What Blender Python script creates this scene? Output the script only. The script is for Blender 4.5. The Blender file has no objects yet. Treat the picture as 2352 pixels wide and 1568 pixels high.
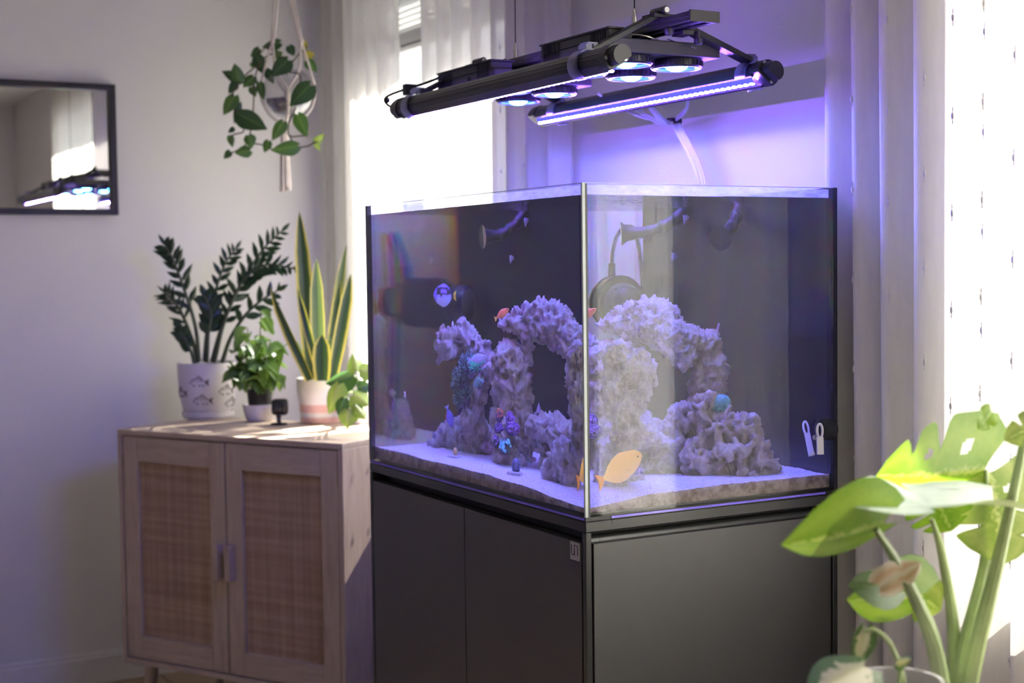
import bpy, bmesh, math, random
import numpy as np
from mathutils import Vector, Matrix, noise

scene = bpy.context.scene
COL = scene.collection

# ------------------------------------------------------------------ camera
cam_data = bpy.data.cameras.new('camera')
cam = bpy.data.objects.new('camera', cam_data)
COL.objects.link(cam)
scene.camera = cam
cam_data.sensor_width = 36.0
cam_data.lens = 50.963
cam_data.clip_start = 0.05
_r, _u, _f = Vector((0.87257, -0.48833, -0.01289)), Vector((0.03619, 0.0383, 0.99861)), Vector((0.48716, 0.87182, -0.05109))
cam.matrix_world = Matrix(((_r.x, _u.x, -_f.x, -1.28135), (_r.y, _u.y, -_f.y, -2.04806), (_r.z, _u.z, -_f.z, 1.32711), (0, 0, 0, 1)))
cam_data.dof.use_dof = True
cam_data.dof.focus_distance = 2.55
cam_data.dof.aperture_fstop = 4.0

# ------------------------------------------------------------------ sky, sun, exposure
world = bpy.data.worlds.new('daylight')
scene.world = world
world.use_nodes = True
_bg = world.node_tree.nodes['Background']
_bg.inputs['Color'].default_value = (0.93, 0.96, 1.0, 1)
_bg.inputs['Strength'].default_value = 1.5

sun_data = bpy.data.lights.new('sun', 'SUN')
sun_data.energy = 50.0
sun_data.color = (1.0, 0.95, 0.87)
sun_data.angle = math.radians(0.6)
sun = bpy.data.objects.new('sun', sun_data)
COL.objects.link(sun)
sun.rotation_euler = Vector((1.0, 0.16, 1.03)).to_track_quat('Z', 'Y').to_euler()
sun.location = (4, 1, 4)

scene.view_settings.view_transform = 'Standard'
scene.view_settings.look = 'None'
scene.view_settings.exposure = 0.0
scene.view_settings.gamma = 1.0
scene.view_settings.use_curve_mapping = False

cy = scene.cycles
cy.max_bounces = 8
cy.diffuse_bounces = 3
cy.glossy_bounces = 4
cy.transmission_bounces = 6
cy.transparent_max_bounces = 14
cy.sample_clamp_indirect = 5.0
cy.use_denoising = True
cy.use_adaptive_sampling = True
cy.adaptive_threshold = 0.2
cy.adaptive_min_samples = 28

def portal(y0, y1, z0, z1, x):
    d = bpy.data.lights.new('window_portal', 'AREA')
    d.shape = 'RECTANGLE'
    d.size, d.size_y = (z1 - z0), abs(y1 - y0)
    d.cycles.is_portal = True
    o = bpy.data.objects.new('window_portal', d)
    o.location = (x, (y0 + y1) / 2, (z0 + z1) / 2)
    o.rotation_euler = (0, math.radians(90), 0)
    COL.objects.link(o)

# ------------------------------------------------------------------ helpers: materials
def new_mat(name):
    m = bpy.data.materials.new(name)
    m.use_nodes = True
    m.node_tree.nodes.clear()
    out = m.node_tree.nodes.new('ShaderNodeOutputMaterial')
    return m, m.node_tree, out

def N(nt, kind, **kw):
    n = nt.nodes.new(kind)
    for k, v in kw.items():
        if k in n.inputs:
            n.inputs[k].default_value = v
        else:
            setattr(n, k, v)
    return n

def C4(c):
    return (c[0], c[1], c[2], 1.0)

def ramp(nt, src, stops):
    r = nt.nodes.new('ShaderNodeValToRGB')
    e = r.color_ramp.elements
    while len(e) < len(stops):
        e.new(0.5)
    for k, (p, c) in enumerate(stops):
        e[k].position = p
        e[k].color = C4(c)
    nt.links.new(src, r.inputs[0])
    return r.outputs[0]

def coords(nt, scale=(1, 1, 1)):
    t = nt.nodes.new('ShaderNodeTexCoord')
    mp = nt.nodes.new('ShaderNodeMapping')
    mp.inputs['Scale'].default_value = scale
    nt.links.new(t.outputs['Object'], mp.inputs['Vector'])
    return mp.outputs['Vector']

def tex_noise(nt, scale, detail=4.0, rough=0.55, sc=(1, 1, 1), dist=0.0):
    n = N(nt, 'ShaderNodeTexNoise', Scale=scale, Detail=detail, Roughness=rough, Distortion=dist)
    nt.links.new(coords(nt, sc), n.inputs['Vector'])
    return n.outputs['Fac']

def bump(nt, src, strength, dist):
    b = N(nt, 'ShaderNodeBump', Strength=strength, Distance=dist)
    nt.links.new(src, b.inputs['Height'])
    return b.outputs['Normal']

def principled(nt, out, color=(0.8, 0.8, 0.8), rough=0.5, metal=0.0, spec=0.5):
    p = nt.nodes.new('ShaderNodeBsdfPrincipled')
    p.inputs['Base Color'].default_value = C4(color)
    p.inputs['Roughness'].default_value = rough
    p.inputs['Metallic'].default_value = metal
    p.inputs['Specular IOR Level'].default_value = spec
    nt.links.new(p.outputs[0], out.inputs['Surface'])
    return p

def plain(name, color, rough=0.5, metal=0.0, spec=0.5, var=0.08, vscale=30.0, bscale=0.0, bstr=0.3, bdist=0.001):
    """A procedural material: a base colour with a faint noise in it and optional fine relief."""
    m, nt, out = new_mat(name)
    p = principled(nt, out, color, rough, metal, spec)
    f = tex_noise(nt, vscale)
    lo = tuple(max(0, c * (1 - var)) for c in color)
    hi = tuple(min(1, c * (1 + var)) for c in color)
    nt.links.new(ramp(nt, f, [(0.3, lo), (0.7, hi)]), p.inputs['Base Color'])
    if bscale:
        nt.links.new(bump(nt, tex_noise(nt, bscale, 3), bstr, bdist), p.inputs['Normal'])
    return m

def emitter(name, color, strength):
    m, nt, out = new_mat(name)
    e = N(nt, 'ShaderNodeEmission', Color=C4(color), Strength=strength)
    nt.links.new(e.outputs[0], out.inputs['Surface'])
    return m

def thin_glass(name, tint=(1, 1, 1), ior=1.5, rough=0.0):
    """A clear sheet: mirror-like reflection by Fresnel on the side facing the ray, straight through otherwise."""
    m, nt, out = new_mat(name)
    fr = N(nt, 'ShaderNodeFresnel', IOR=ior)
    geo = nt.nodes.new('ShaderNodeNewGeometry')
    inv = N(nt, 'ShaderNodeMath', operation='SUBTRACT')
    inv.inputs[0].default_value = 1.0
    nt.links.new(geo.outputs['Backfacing'], inv.inputs[1])
    mul = N(nt, 'ShaderNodeMath', operation='MULTIPLY')
    nt.links.new(fr.outputs[0], mul.inputs[0])
    nt.links.new(inv.outputs[0], mul.inputs[1])
    tr = N(nt, 'ShaderNodeBsdfTransparent', Color=C4(tint))
    gl = N(nt, 'ShaderNodeBsdfGlossy', Color=(1, 1, 1, 1), Roughness=rough)
    mx = nt.nodes.new('ShaderNodeMixShader')
    nt.links.new(mul.outputs[0], mx.inputs[0])
    nt.links.new(tr.outputs[0], mx.inputs[1])
    nt.links.new(gl.outputs[0], mx.inputs[2])
    nt.links.new(mx.outputs[0], out.inputs['Surface'])
    return m

def leaf_mat(name, stops, attr='lu', trans=0.35, tint=(1.0, 1.0, 0.5), rough=0.4, nscale=25.0, namt=0.25, spec=0.5):
    """Leaf: colour by distance from the midrib, blotched by noise, partly translucent."""
    m, nt, out = new_mat(name)
    at = N(nt, 'ShaderNodeAttribute', attribute_name=attr)
    f = tex_noise(nt, nscale, 3)
    ad = N(nt, 'ShaderNodeMath', operation='MULTIPLY_ADD')
    nt.links.new(f, ad.inputs[0])
    ad.inputs[1].default_value = namt
    sb = N(nt, 'ShaderNodeMath', operation='SUBTRACT')
    nt.links.new(at.outputs['Fac'], sb.inputs[0])
    sb.inputs[1].default_value = namt * 0.5
    nt.links.new(sb.outputs[0], ad.inputs[2])
    colr = ramp(nt, ad.outputs[0], stops)
    p = nt.nodes.new('ShaderNodeBsdfPrincipled')
    p.inputs['Roughness'].default_value = rough
    p.inputs['Specular IOR Level'].default_value = spec
    nt.links.new(colr, p.inputs['Base Color'])
    tl = nt.nodes.new('ShaderNodeBsdfTranslucent')
    mul = N(nt, 'ShaderNodeMix', data_type='RGBA', blend_type='MULTIPLY')
    mul.inputs[0].default_value = 1.0
    nt.links.new(colr, mul.inputs[6])
    mul.inputs[7].default_value = C4(tint)
    nt.links.new(mul.outputs[2], tl.inputs['Color'])
    mx = nt.nodes.new('ShaderNodeMixShader')
    mx.inputs[0].default_value = trans
    nt.links.new(p.outputs[0], mx.inputs[1])
    nt.links.new(tl.outputs[0], mx.inputs[2])
    nt.links.new(mx.outputs[0], out.inputs['Surface'])
    return m

# ------------------------------------------------------------------ helpers: geometry
class MB:
    """Collects vertices and faces in world coordinates."""
    def __init__(self):
        self.v, self.f, self.m = [], [], []
    def add(self, vs, fs, mi=0):
        o = len(self.v)
        self.v += [tuple(map(float, q)) for q in vs]
        self.f += [tuple(i + o for i in f) for f in fs]
        self.m += [mi] * len(fs)
        return self
    def box(self, a, b, mi=0):
        x0, y0, z0 = (min(a[i], b[i]) for i in range(3))
        x1, y1, z1 = (max(a[i], b[i]) for i in range(3))
        return self.add([(x0, y0, z0), (x1, y0, z0), (x1, y1, z0), (x0, y1, z0), (x0, y0, z1), (x1, y0, z1), (x1, y1, z1), (x0, y1, z1)],
                        [(0, 3, 2, 1), (4, 5, 6, 7), (0, 1, 5, 4), (1, 2, 6, 5), (2, 3, 7, 6), (3, 0, 4, 7)], mi)
    def obox(self, o, ex, ey, ez, mi=0):
        """box from a corner and three edge vectors (right-handed)"""
        o, ex, ey, ez = (np.array(t, float) for t in (o, ex, ey, ez))
        vs = [o, o + ex, o + ex + ey, o + ey]
        vs += [q + ez for q in vs]
        return self.add(vs, [(0, 3, 2, 1), (4, 5, 6, 7), (0, 1, 5, 4), (1, 2, 6, 5), (2, 3, 7, 6), (3, 0, 4, 7)], mi)
    def tube(self, pts, rad, n=10, cap=True, flat=None, mi=0):
        """round tube along points; rad a number or one per point"""
        P = [Vector(q) for q in pts]
        R = [rad] * len(P) if isinstance(rad, (int, float)) else list(rad)
        vs, fs = [], []
        up = None
        for i, q in enumerate(P):
            t = (P[min(i + 1, len(P) - 1)] - P[max(i - 1, 0)]).normalized()
            if up is None:
                up = Vector((0, 0, 1)) if abs(t.z) < 0.9 else Vector((1, 0, 0))
            s = t.cross(up).normalized()
            up = s.cross(t).normalized()
            for k in range(n):
                a = 2 * math.pi * k / n
                vs.append(q + (s * math.cos(a) + up * math.sin(a)) * R[i])
        for i in range(len(P) - 1):
            for k in range(n):
                k2 = (k + 1) % n
                fs.append((i * n + k, i * n + k2, (i + 1) * n + k2, (i + 1) * n + k))
        if cap:
            fs.append(tuple(reversed(range(n))))
            fs.append(tuple((len(P) - 1) * n + k for k in range(n)))
        return self.add(vs, fs, mi)
    def lathe(self, c, prof, n=32, axis=(0, 0, 1), close=False, mi=0):
        """profile of (radius, height) turned about an axis through c"""
        ax = Vector(axis).normalized()
        s = ax.cross(Vector((1, 0, 0)) if abs(ax.x) < 0.9 else Vector((0, 1, 0))).normalized()
        t = ax.cross(s).normalized()
        c = Vector(c)
        vs, fs = [], []
        for r, h in prof:
            for k in range(n):
                a = 2 * math.pi * k / n
                vs.append(c + ax * h + (s * math.cos(a) + t * math.sin(a)) * r)
        m = len(prof)
        for i in range(m if close else m - 1):
            j = (i + 1) % m
            for k in range(n):
                k2 = (k + 1) % n
                fs.append((i * n + k, i * n + k2, j * n + k2, j * n + k))
        if not close:
            fs.append(tuple(reversed(range(n))))
            fs.append(tuple((m - 1) * n + k for k in range(n)))
        return self.add(vs, fs, mi)
    def ball(self, c, r, n=12, m=8, mi=0):
        r = (r, r, r) if isinstance(r, (int, float)) else r
        vs, fs = [], []
        for i in range(m + 1):
            th = math.pi * i / m
            for k in range(n):
                a = 2 * math.pi * k / n
                vs.append((c[0] + r[0] * math.sin(th) * math.cos(a), c[1] + r[1] * math.sin(th) * math.sin(a), c[2] - r[2] * math.cos(th)))
        for i in range(m):
            for k in range(n):
                k2 = (k + 1) % n
                fs.append((i * n + k, i * n + k2, (i + 1) * n + k2, (i + 1) * n + k))
        return self.add(vs, fs, mi)

def set_smooth(me, angle=35):
    if len(me.polygons) == 0:
        return
    me.polygons.foreach_set('use_smooth', [True] * len(me.polygons))
    me.set_sharp_from_angle(angle=math.radians(angle))

def link(o, parent=None):
    COL.objects.link(o)
    if parent is not None:
        o.parent = parent
    return o

def world_base(o):
    p = Vector((0, 0, 0))
    while o is not None:
        p += Vector(o.location)
        o = o.parent
    return p

def mesh_from(mb, name, base, angle=35):
    me = bpy.data.meshes.new(name)
    b = Vector(base)
    me.from_pydata([tuple(Vector(q) - b) for q in mb.v], [], mb.f)
    if any(mb.m):
        me.polygons.foreach_set('material_index', mb.m)
    me.validate()
    me.update()
    set_smooth(me, angle)
    return me

def part(name, mb, mat, parent, bevel=0.0, angle=35, label=None):
    """a mesh object that is a part of parent"""
    o = bpy.data.objects.new(name, mesh_from(mb, name, world_base(parent), angle))
    for mm in (mat if isinstance(mat, (list, tuple)) else [mat]):
        o.data.materials.append(mm)
    link(o, parent)
    if bevel:
        add_bevel(o, bevel)
    if label:
        o['label'] = label
    return o

def add_bevel(o, w):
    bv = o.modifiers.new('bevel', 'BEVEL')
    bv.width = w
    bv.segments = 2
    bv.limit_method = 'ANGLE'
    bv.angle_limit = math.radians(40)

def thing(name, label, cat, loc, group=None):
    o = bpy.data.objects.new(name, None)
    o.empty_display_size = 0.05
    o.location = loc
    link(o)
    return tag(o, label, cat, group)

def tag(o, label, cat, group=None, kind=None):
    o['label'] = label
    if cat:
        o['category'] = cat
    if group:
        o['group'] = group
    if kind:
        o['kind'] = kind
    return o

def single(name, mb, mat, base, label, cat, group=None, bevel=0.0, angle=35, kind=None):
    o = bpy.data.objects.new(name, mesh_from(mb, name, base, angle))
    for mm in (mat if isinstance(mat, (list, tuple)) else [mat]):
        o.data.materials.append(mm)
    o.location = base
    link(o)
    if bevel:
        add_bevel(o, bevel)
    return tag(o, label, cat, group, kind)

def struct(name, mb, mat, label, angle=35, base=(0, 0, 0), bevel=0.0):
    o = bpy.data.objects.new(name, mesh_from(mb, name, base, angle))
    for mm in (mat if isinstance(mat, (list, tuple)) else [mat]):
        o.data.materials.append(mm)
    o.location = base
    link(o)
    if bevel:
        add_bevel(o, bevel)
    o['kind'] = 'structure'
    o['label'] = label
    return o

def spline(pts, n=8):
    """smooth points through the given ones (Catmull-Rom)"""
    P = [Vector(q) for q in pts]
    P = [P[0] * 2 - P[1]] + P + [P[-1] * 2 - P[-2]]
    out = []
    for i in range(1, len(P) - 2):
        for k in range(n):
            t = k / n
            a, b, c, d = P[i - 1], P[i], P[i + 1], P[i + 2]
            out.append(0.5 * ((2 * b) + (c - a) * t + (2 * a - 5 * b + 4 * c - d) * t * t + (3 * b - a - 3 * c + d) * t ** 3))
    out.append(P[-2])
    return out

def interp(x, table):
    return float(np.interp(x, [t[0] for t in table], [t[1] for t in table]))

LEAF_W = {
    'heart': [(0, 0.30), (0.06, 0.62), (0.16, 0.90), (0.30, 1.0), (0.5, 0.86), (0.7, 0.58), (0.86, 0.28), (1, 0.0)],
    'oval': [(0, 0.04), (0.1, 0.5), (0.28, 0.9), (0.45, 1.0), (0.65, 0.86), (0.85, 0.45), (1, 0.0)],
    'blade': [(0, 0.75), (0.25, 0.92), (0.5, 1.0), (0.75, 0.85), (0.92, 0.4), (1, 0.0)],
    'zz': [(0, 0.06), (0.15, 0.6), (0.4, 1.0), (0.6, 0.9), (0.85, 0.4), (1, 0.0)],
    'monstera': [(0, 0.55), (0.08, 0.85), (0.2, 1.0), (0.4, 0.98), (0.6, 0.84), (0.8, 0.55), (0.93, 0.25), (1, 0.0)],
}

def leaf_mesh(name, shape='oval', nu=8, nv=12, cup=0.1, droop=0.15, lobe=0.0, wave=0.0, holes=None, cuts=None, twist=0.0):
    """unit leaf: y from stem 0 to tip 1, x half-width 0.5; lu = |distance from midrib|"""
    vs, lu, fs = [], [], []
    tab = LEAF_W[shape]
    for j in range(nv + 1):
        t = j / nv
        w = interp(t, tab) * 0.5
        for i in range(nu + 1):
            u = -1 + 2 * i / nu
            ww = w
            if cuts:
                for (side, tc, dep, wid) in cuts:
                    if side * u > 0:
                        ww *= 1 - dep * math.exp(-((t - tc) / wid) ** 2)
            x = u * ww
            y = t - lobe * abs(u) ** 1.3 * (1 - t) ** 3
            z = -cup * abs(x) * 1.2 + cup * 0.0 - droop * t * t + wave * math.sin(9 * t + 2 * u) * abs(u)
            if twist:
                a = twist * t
                x, z = x * math.cos(a) - z * math.sin(a), x * math.sin(a) + z * math.cos(a)
            vs.append((x, y, z))
            lu.append(abs(u))
    for j in range(nv):
        for i in range(nu):
            if holes:
                u = -1 + 2 * (i + 0.5) / nu
                t = (j + 0.5) / nv
                if any(((u - hu) / ru) ** 2 + ((t - ht + 0.12 * abs(u)) / rt) ** 2 < 1 for (hu, ht, ru, rt) in holes):
                    continue
            a = j * (nu + 1) + i
            fs.append((a, a + 1, a + nu + 2, a + nu + 1))
    me = bpy.data.meshes.new(name)
    me.from_pydata(vs, [], fs)
    at = me.attributes.new('lu', 'FLOAT', 'POINT')
    at.data.foreach_set('value', lu)
    me.polygons.foreach_set('use_smooth', [True] * len(fs))
    me.update()
    return me

def place_leaf(me, mat, parent, base, tip, width, normal=(0, 0, 1), name='leaf', zs=None):
    """an object of a unit leaf mesh laid from base to tip, face turned towards normal"""
    b, t = Vector(base), Vector(tip)
    y = t - b
    ln = y.length
    y.normalize()
    n = Vector(normal)
    n = n - y * n.dot(y)
    if n.length < 1e-4:
        n = Vector((1, 0, 0)) - y * y.x
    n.normalize()
    x = y.cross(n)
    if not me.materials:
        me.materials.append(mat)
    o = bpy.data.objects.new(name, me)
    if me.materials[0] != mat:
        o.material_slots[0].link = 'OBJECT'
        o.material_slots[0].material = mat
    k = zs if zs is not None else ln
    wb = world_base(parent)
    bb = b - wb
    link(o, parent)
    o.matrix_local = Matrix(((x.x * width, y.x * ln, n.x * k, bb.x), (x.y * width, y.y * ln, n.y * k, bb.y), (x.z * width, y.z * ln, n.z * k, bb.z), (0, 0, 0, 1)))
    return o

# ================================================================== the room
XW, YW, ZC = 0.67, 2.67, 2.50          # window wall, mirror wall, ceiling
XB, YB = -3.2, -3.2                    # the two walls behind the camera
W1 = (1.43, 2.46, 0.93, 2.26)          # window behind the tank: y0, y1, z0, z1
W2 = (-1.75, -0.13, 0.74, 2.26)        # window at the right
WT = 0.13                              # wall thickness

def wall_paint(name, col):
    m, nt, out = new_mat(name)
    p = principled(nt, out, col, 0.75, 0, 0.3)
    f = tex_noise(nt, 2.0, 3)
    nt.links.new(ramp(nt, f, [(0.3, tuple(c * 0.97 for c in col)), (0.7, col)]), p.inputs['Base Color'])
    n1 = tex_noise(nt, 170.0, 4, 0.6)
    nt.links.new(bump(nt, n1, 0.35, 0.002), p.inputs['Normal'])
    return m

M_wall = wall_paint('wall_paint', (0.79, 0.772, 0.758))
M_trim = plain('white_trim_paint', (0.82, 0.80, 0.78), 0.45, var=0.03)
M_ceil = wall_paint('ceiling_paint', (0.82, 0.80, 0.78))

def wood_floor():
    m, nt, out = new_mat('floor_boards')
    p = principled(nt, out, (0.3, 0.2, 0.13), 0.4)
    f = tex_noise(nt, 6, 6, 0.6, (1.5, 14, 1))
    nt.links.new(ramp(nt, f, [(0.25, (0.20, 0.13, 0.085)), (0.55, (0.33, 0.23, 0.15)), (0.8, (0.42, 0.30, 0.2))]), p.inputs['Base Color'])
    return m
M_floor = wood_floor()

fl = struct('floor', MB().box((XB, YB, -0.08), (XW + WT, YW + 0.1, -0.02)), M_floor, 'wooden plank floor of the room')
# boards near the photograph's furniture
k = 0
for i in range(18):
    x0 = -2.1 + i * 0.15
    for j in range(5):
        y0 = YB + 0.02 + j * 1.3 - (0.55 if i % 2 else 0.0)
        a, b = max(y0, YB), min(y0 + 1.296, YW)
        if b - a > 0.05 and x0 + 0.147 < XW:
            part('plank', MB().box((x0, a, -0.02), (x0 + 0.147, b, 0.0)), M_floor, fl)
part('plank', MB().box((XB, YB, -0.02), (-2.103, YW, 0.0)), M_floor, fl)
struct('ceiling', MB().box((XB, YB, ZC), (XW + WT, YW + 0.1, ZC + 0.1)), M_ceil, 'white painted ceiling')
struct('wall_left', MB().box((XB, YW, 0), (XW + WT, YW + 0.1, ZC)), M_wall, 'off-white wall behind the mirror and the cabinet')
struct('wall_back', MB().box((XB - 0.1, YB - 0.1, 0), (XW + WT, YB, ZC)), M_wall, 'off-white wall behind the photographer')
struct('wall_front', MB().box((XB - 0.1, YB, 0), (XB, YW + 0.1, ZC)), M_wall, 'off-white wall on the far side of the room')

wm = MB()
X1 = XW + WT
for (a, b) in ((YB, W2[0]), (W2[1], W1[0]), (W1[1], YW)):
    wm.box((XW, a, 0), (X1, b, ZC))
for w in (W1, W2):
    wm.box((XW, w[0], 0), (X1, w[1], w[2]))
    wm.box((XW, w[0], w[3]), (X1, w[1], ZC))
struct('wall_right', wm, M_wall, 'off-white orange-peel wall with two windows behind the aquarium')

struct('baseboard_left', MB().box((XB, YW - 0.014, 0), (XW, YW, 0.085)).box((XB, YW - 0.009, 0.085), (XW, YW, 0.1)), M_trim, 'white baseboard along the mirror wall')
struct('baseboard_right', MB().box((XW - 0.014, YB, 0), (XW, YW - 0.015, 0.085)).box((XW - 0.009, YB, 0.085), (XW, YW - 0.015, 0.1)), M_trim, 'white baseboard under the windows')

M_wglass = thin_glass('window_glass', (0.97, 0.98, 0.98), 1.45)
M_vinyl = plain('white_vinyl', (0.85, 0.85, 0.84), 0.35, var=0.02)
for n, w in ((1, W1), (2, W2)):
    fx0, fx1 = XW + 0.085, XW + 0.125
    f = MB()
    f.box((fx0, w[0], w[2]), (fx1, w[0] + 0.045, w[3])).box((fx0, w[1] - 0.045, w[2]), (fx1, w[1], w[3]))
    f.box((fx0, w[0] + 0.045, w[2]), (fx1, w[1] - 0.045, w[2] + 0.045)).box((fx0, w[0] + 0.045, w[3] - 0.045), (fx1, w[1] - 0.045, w[3]))
    ym = (w[0] + w[1]) / 2
    f.box((fx0 + 0.005, ym - 0.02, w[2] + 0.045), (fx1 - 0.005, ym + 0.02, w[3] - 0.045))
    wo = struct('window_%d' % n, f, M_vinyl, 'white vinyl sliding window frame %s' % ('behind the aquarium light' if n == 1 else 'behind the right curtain'), base=(XW, ym, w[2]))
    for a, b in ((w[0] + 0.046, ym - 0.021), (ym + 0.021, w[1] - 0.046)):
        part('pane', MB().box((fx0 + 0.015, a, w[2] + 0.046), (fx0 + 0.02, b, w[3] - 0.046)), M_wglass, wo)
    part('window_sill', MB().box((XW - 0.02, w[0] + 0.001, w[2] - 0.002), (fx0 - 0.001, w[1] - 0.001, w[2] + 0.012)), M_trim, wo, bevel=0.003)
    portal(w[0], w[1], w[2], w[3], X1 + 0.02)

# ------------------------------------------------------------------ blind in the window behind the tank
M_slat = plain('white_blind_slat', (0.80, 0.80, 0.79), 0.4, var=0.02)
bl = thing('window_blind', 'white horizontal slat blind pulled up in the window above the aquarium', 'blind', (XW + 0.045, 1.94, 2.018))
by0, by1 = W1[0] + 0.012, W1[1] - 0.012
sl = mesh_from(MB().obox((-0.0215, by0, 0.004), (0.043, 0, -0.010), (0, by1 - by0, 0), (0.0003, 0, 0.0022)), 'slat', (0, 1.94, 0))
sl.materials.append(M_slat)
zz = [2.036 + 0.0055 * i for i in range(7)] + [2.082 + 0.0185 * i for i in range(9)]
for z in zz:
    o = bpy.data.objects.new('slat', sl)
    o.location = (0, 0, z - 2.018)
    link(o, bl)
part('bottom_rail', MB().box((XW + 0.022, by0, 2.014), (XW + 0.068, by1, 2.031)), M_slat, bl, bevel=0.003)
part('head_rail', MB().box((XW + 0.018, by0, 2.248), (XW + 0.072, by1, 2.2595)), M_slat, bl, bevel=0.002)
for yy in (1.60, 1.955, 2.28):
    part('lift_cord', MB().tube([(XW + 0.021, yy, 2.03), (XW + 0.021, yy, 2.25)], 0.0012, 5), M_slat, bl)

# ------------------------------------------------------------------ curtains
def curtain_mat(name, trl, trp):
    m, nt, out = new_mat(name)
    f = tex_noise(nt, 60, 4, 0.6, (1, 1, 0.15))
    g = tex_noise(nt, 900, 2, 0.5, (1, 1, 0.4))
    colr = ramp(nt, f, [(0.25, (0.81, 0.78, 0.74)), (0.75, (0.89, 0.865, 0.83))])
    nrm = bump(nt, g, 0.25, 0.0008)
    d = nt.nodes.new('ShaderNodeBsdfDiffuse')
    t = nt.nodes.new('ShaderNodeBsdfTranslucent')
    tr = nt.nodes.new('ShaderNodeBsdfTransparent')
    nt.links.new(colr, d.inputs['Color'])
    nt.links.new(colr, t.inputs['Color'])
    nt.links.new(nrm, d.inputs['Normal'])
    m1 = nt.nodes.new('ShaderNodeMixShader')
    m1.inputs[0].default_value = trl
    nt.links.new(d.outputs[0], m1.inputs[1])
    nt.links.new(t.outputs[0], m1.inputs[2])
    m2 = nt.nodes.new('ShaderNodeMixShader')
    m2.inputs[0].default_value = trp
    nt.links.new(m1.outputs[0], m2.inputs[1])
    nt.links.new(tr.outputs[0], m2.inputs[2])
    nt.links.new(m2.outputs[0], out.inputs['Surface'])
    return m
M_curtain = curtain_mat('cream_linen_curtain', 0.42, 0.13)
M_sheer = curtain_mat('cream_sheer_curtain', 0.88, 0.08)
M_lined = curtain_mat('cream_gathered_curtain', 0.10, 0.01)
M_tuft = plain('curtain_thread', (0.80, 0.77, 0.73), 0.9, var=0.08)

def curtain(label, y0, y1, xc, amp, nfold, seed, z0=0.012, z1=ZC - 0.004, tuft_step=0.165, mat=None):
    rnd = random.Random(seed)
    n = int(nfold * 14)
    ph = [rnd.uniform(-0.5, 0.5) for _ in range(int(nfold) + 3)]
    am = [rnd.uniform(0.65, 1.15) for _ in range(int(nfold) + 3)]
    def xy(s, z):
        k = s * nfold
        i = int(k)
        fr = k - i
        a = am[i] * (1 - fr) + am[i + 1] * fr
        p = ph[i] * (1 - fr) + ph[i + 1] * fr
        h = (z - z0) / (z1 - z0)
        q = 2 * math.pi * k + p * 1.3
        x = xc + amp * a * (math.sin(q) + 0.22 * math.sin(2 * q + 1.1)) * (0.88 + 0.12 * h)
        y = y0 + (y1 - y0) * s + 0.25 * amp * math.cos(q) * a
        y += 0.008 * math.sin(3.1 * h + 7 * s + seed)
        return (min(x, XW - 0.006), y)
    rows = 22
    vs, fs = [], []
    for j in range(rows + 1):
        z = z0 + (z1 - z0) * j / rows
        for i in range(n + 1):
            x, y = xy(i / n, z)
            vs.append((x, y, z))
    for j in range(rows):
        for i in range(n):
            a = j * (n + 1) + i
            fs.append((a, a + 1, a + n + 2, a + n + 1))
    t = thing('curtain', label, 'curtain', (xc, (y0 + y1) / 2, z0))
    part('fabric', MB().add(vs, fs), mat or M_curtain, t, angle=180)
    # small knotted tufts woven in vertical lines
    tf = MB()
    cols = int(abs(y1 - y0) / 0.055 * 1.5)
    for c in range(cols):
        s = (c + 0.5 + rnd.uniform(-0.2, 0.2)) / cols
        off = rnd.uniform(0, tuft_step)
        z = z0 + 0.05 + off
        while z < z1 - 0.05:
            x, y = xy(s, z)
            tf.ball((x, y, z), (0.0026, 0.0026, 0.0065), 5, 4)
            for q in (-0.010, 0.011):
                tf.ball((x, y, z + q), (0.0012, 0.0012, 0.005), 4, 3)
            z += tuft_step
    o = part('thread_tuft', tf, M_tuft, t, angle=180, label='small dark thread knots in vertical lines')
    o['kind'] = 'stuff'
    return t

curtain('cream curtain panel in the corner beside the hanging plant', 2.05, 2.615, 0.615, 0.026, 6, 3)
curtain('cream curtain panel hanging right behind the light, violet in its light', 1.03, 1.83, 0.615, 0.026, 8, 11)
curtain('long cream curtain at the right with gathered folds behind the monstera', -0.60, 0.075, 0.61, 0.030, 9, 5, mat=M_lined)
curtain('flat cream sheer panel over the sunny right window, mirrored in the tank', -1.72, -0.61, 0.62, 0.016, 9, 8, mat=M_sheer)
# ================================================================== aquarium stand
TW, TL, TZ0, TZ1, TH = 0.554, 0.900, 0.900, 1.466, 0.010     # tank width (x), length (y), bottom, top, glass thickness
ZWAT, ZSAND = 1.4465, 0.935
M_black = plain('satin_black_laminate', (0.032, 0.031, 0.032), 0.46, spec=1.0, var=0.1, vscale=8, bscale=900, bstr=0.06, bdist=0.0004)
M_alu = plain('black_anodised_profile', (0.045, 0.047, 0.046), 0.30, metal=0.35, var=0.05)
M_gap = plain('recess_black', (0.010, 0.010, 0.010), 0.6, var=0.1)
M_plate = plain('brushed_nameplate', (0.50, 0.47, 0.46), 0.38, metal=0.6, var=0.08, vscale=60)
st = thing('aquarium_stand', 'tall satin black cabinet stand under the aquarium', 'stand', (0, 0, 0))
part('carcass', MB().box((0.022, 0.022, 0.0), (TW - 0.004, TL - 0.004, 0.860)).box((0.03, 0.03, 0.8602), (TW - 0.006, TL - 0.006, 0.8795)), M_gap, st)
part('top_frame', MB().box((0.0, 0.0, 0.880), (TW, TL, 0.8985)), M_alu, st, bevel=0.0015)
for (x, y, lx, ly) in ((0.0, 0.0, 0.0115, 0.0115), (TW - 0.0115, 0.0, 0.0115, 0.0115), (0.0, TL - 0.0115, 0.0115, 0.0115)):
    part('corner_post', MB().box((x, y, 0.0), (x + lx, y + ly, 0.8797)), M_alu, st, bevel=0.0012)
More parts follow.
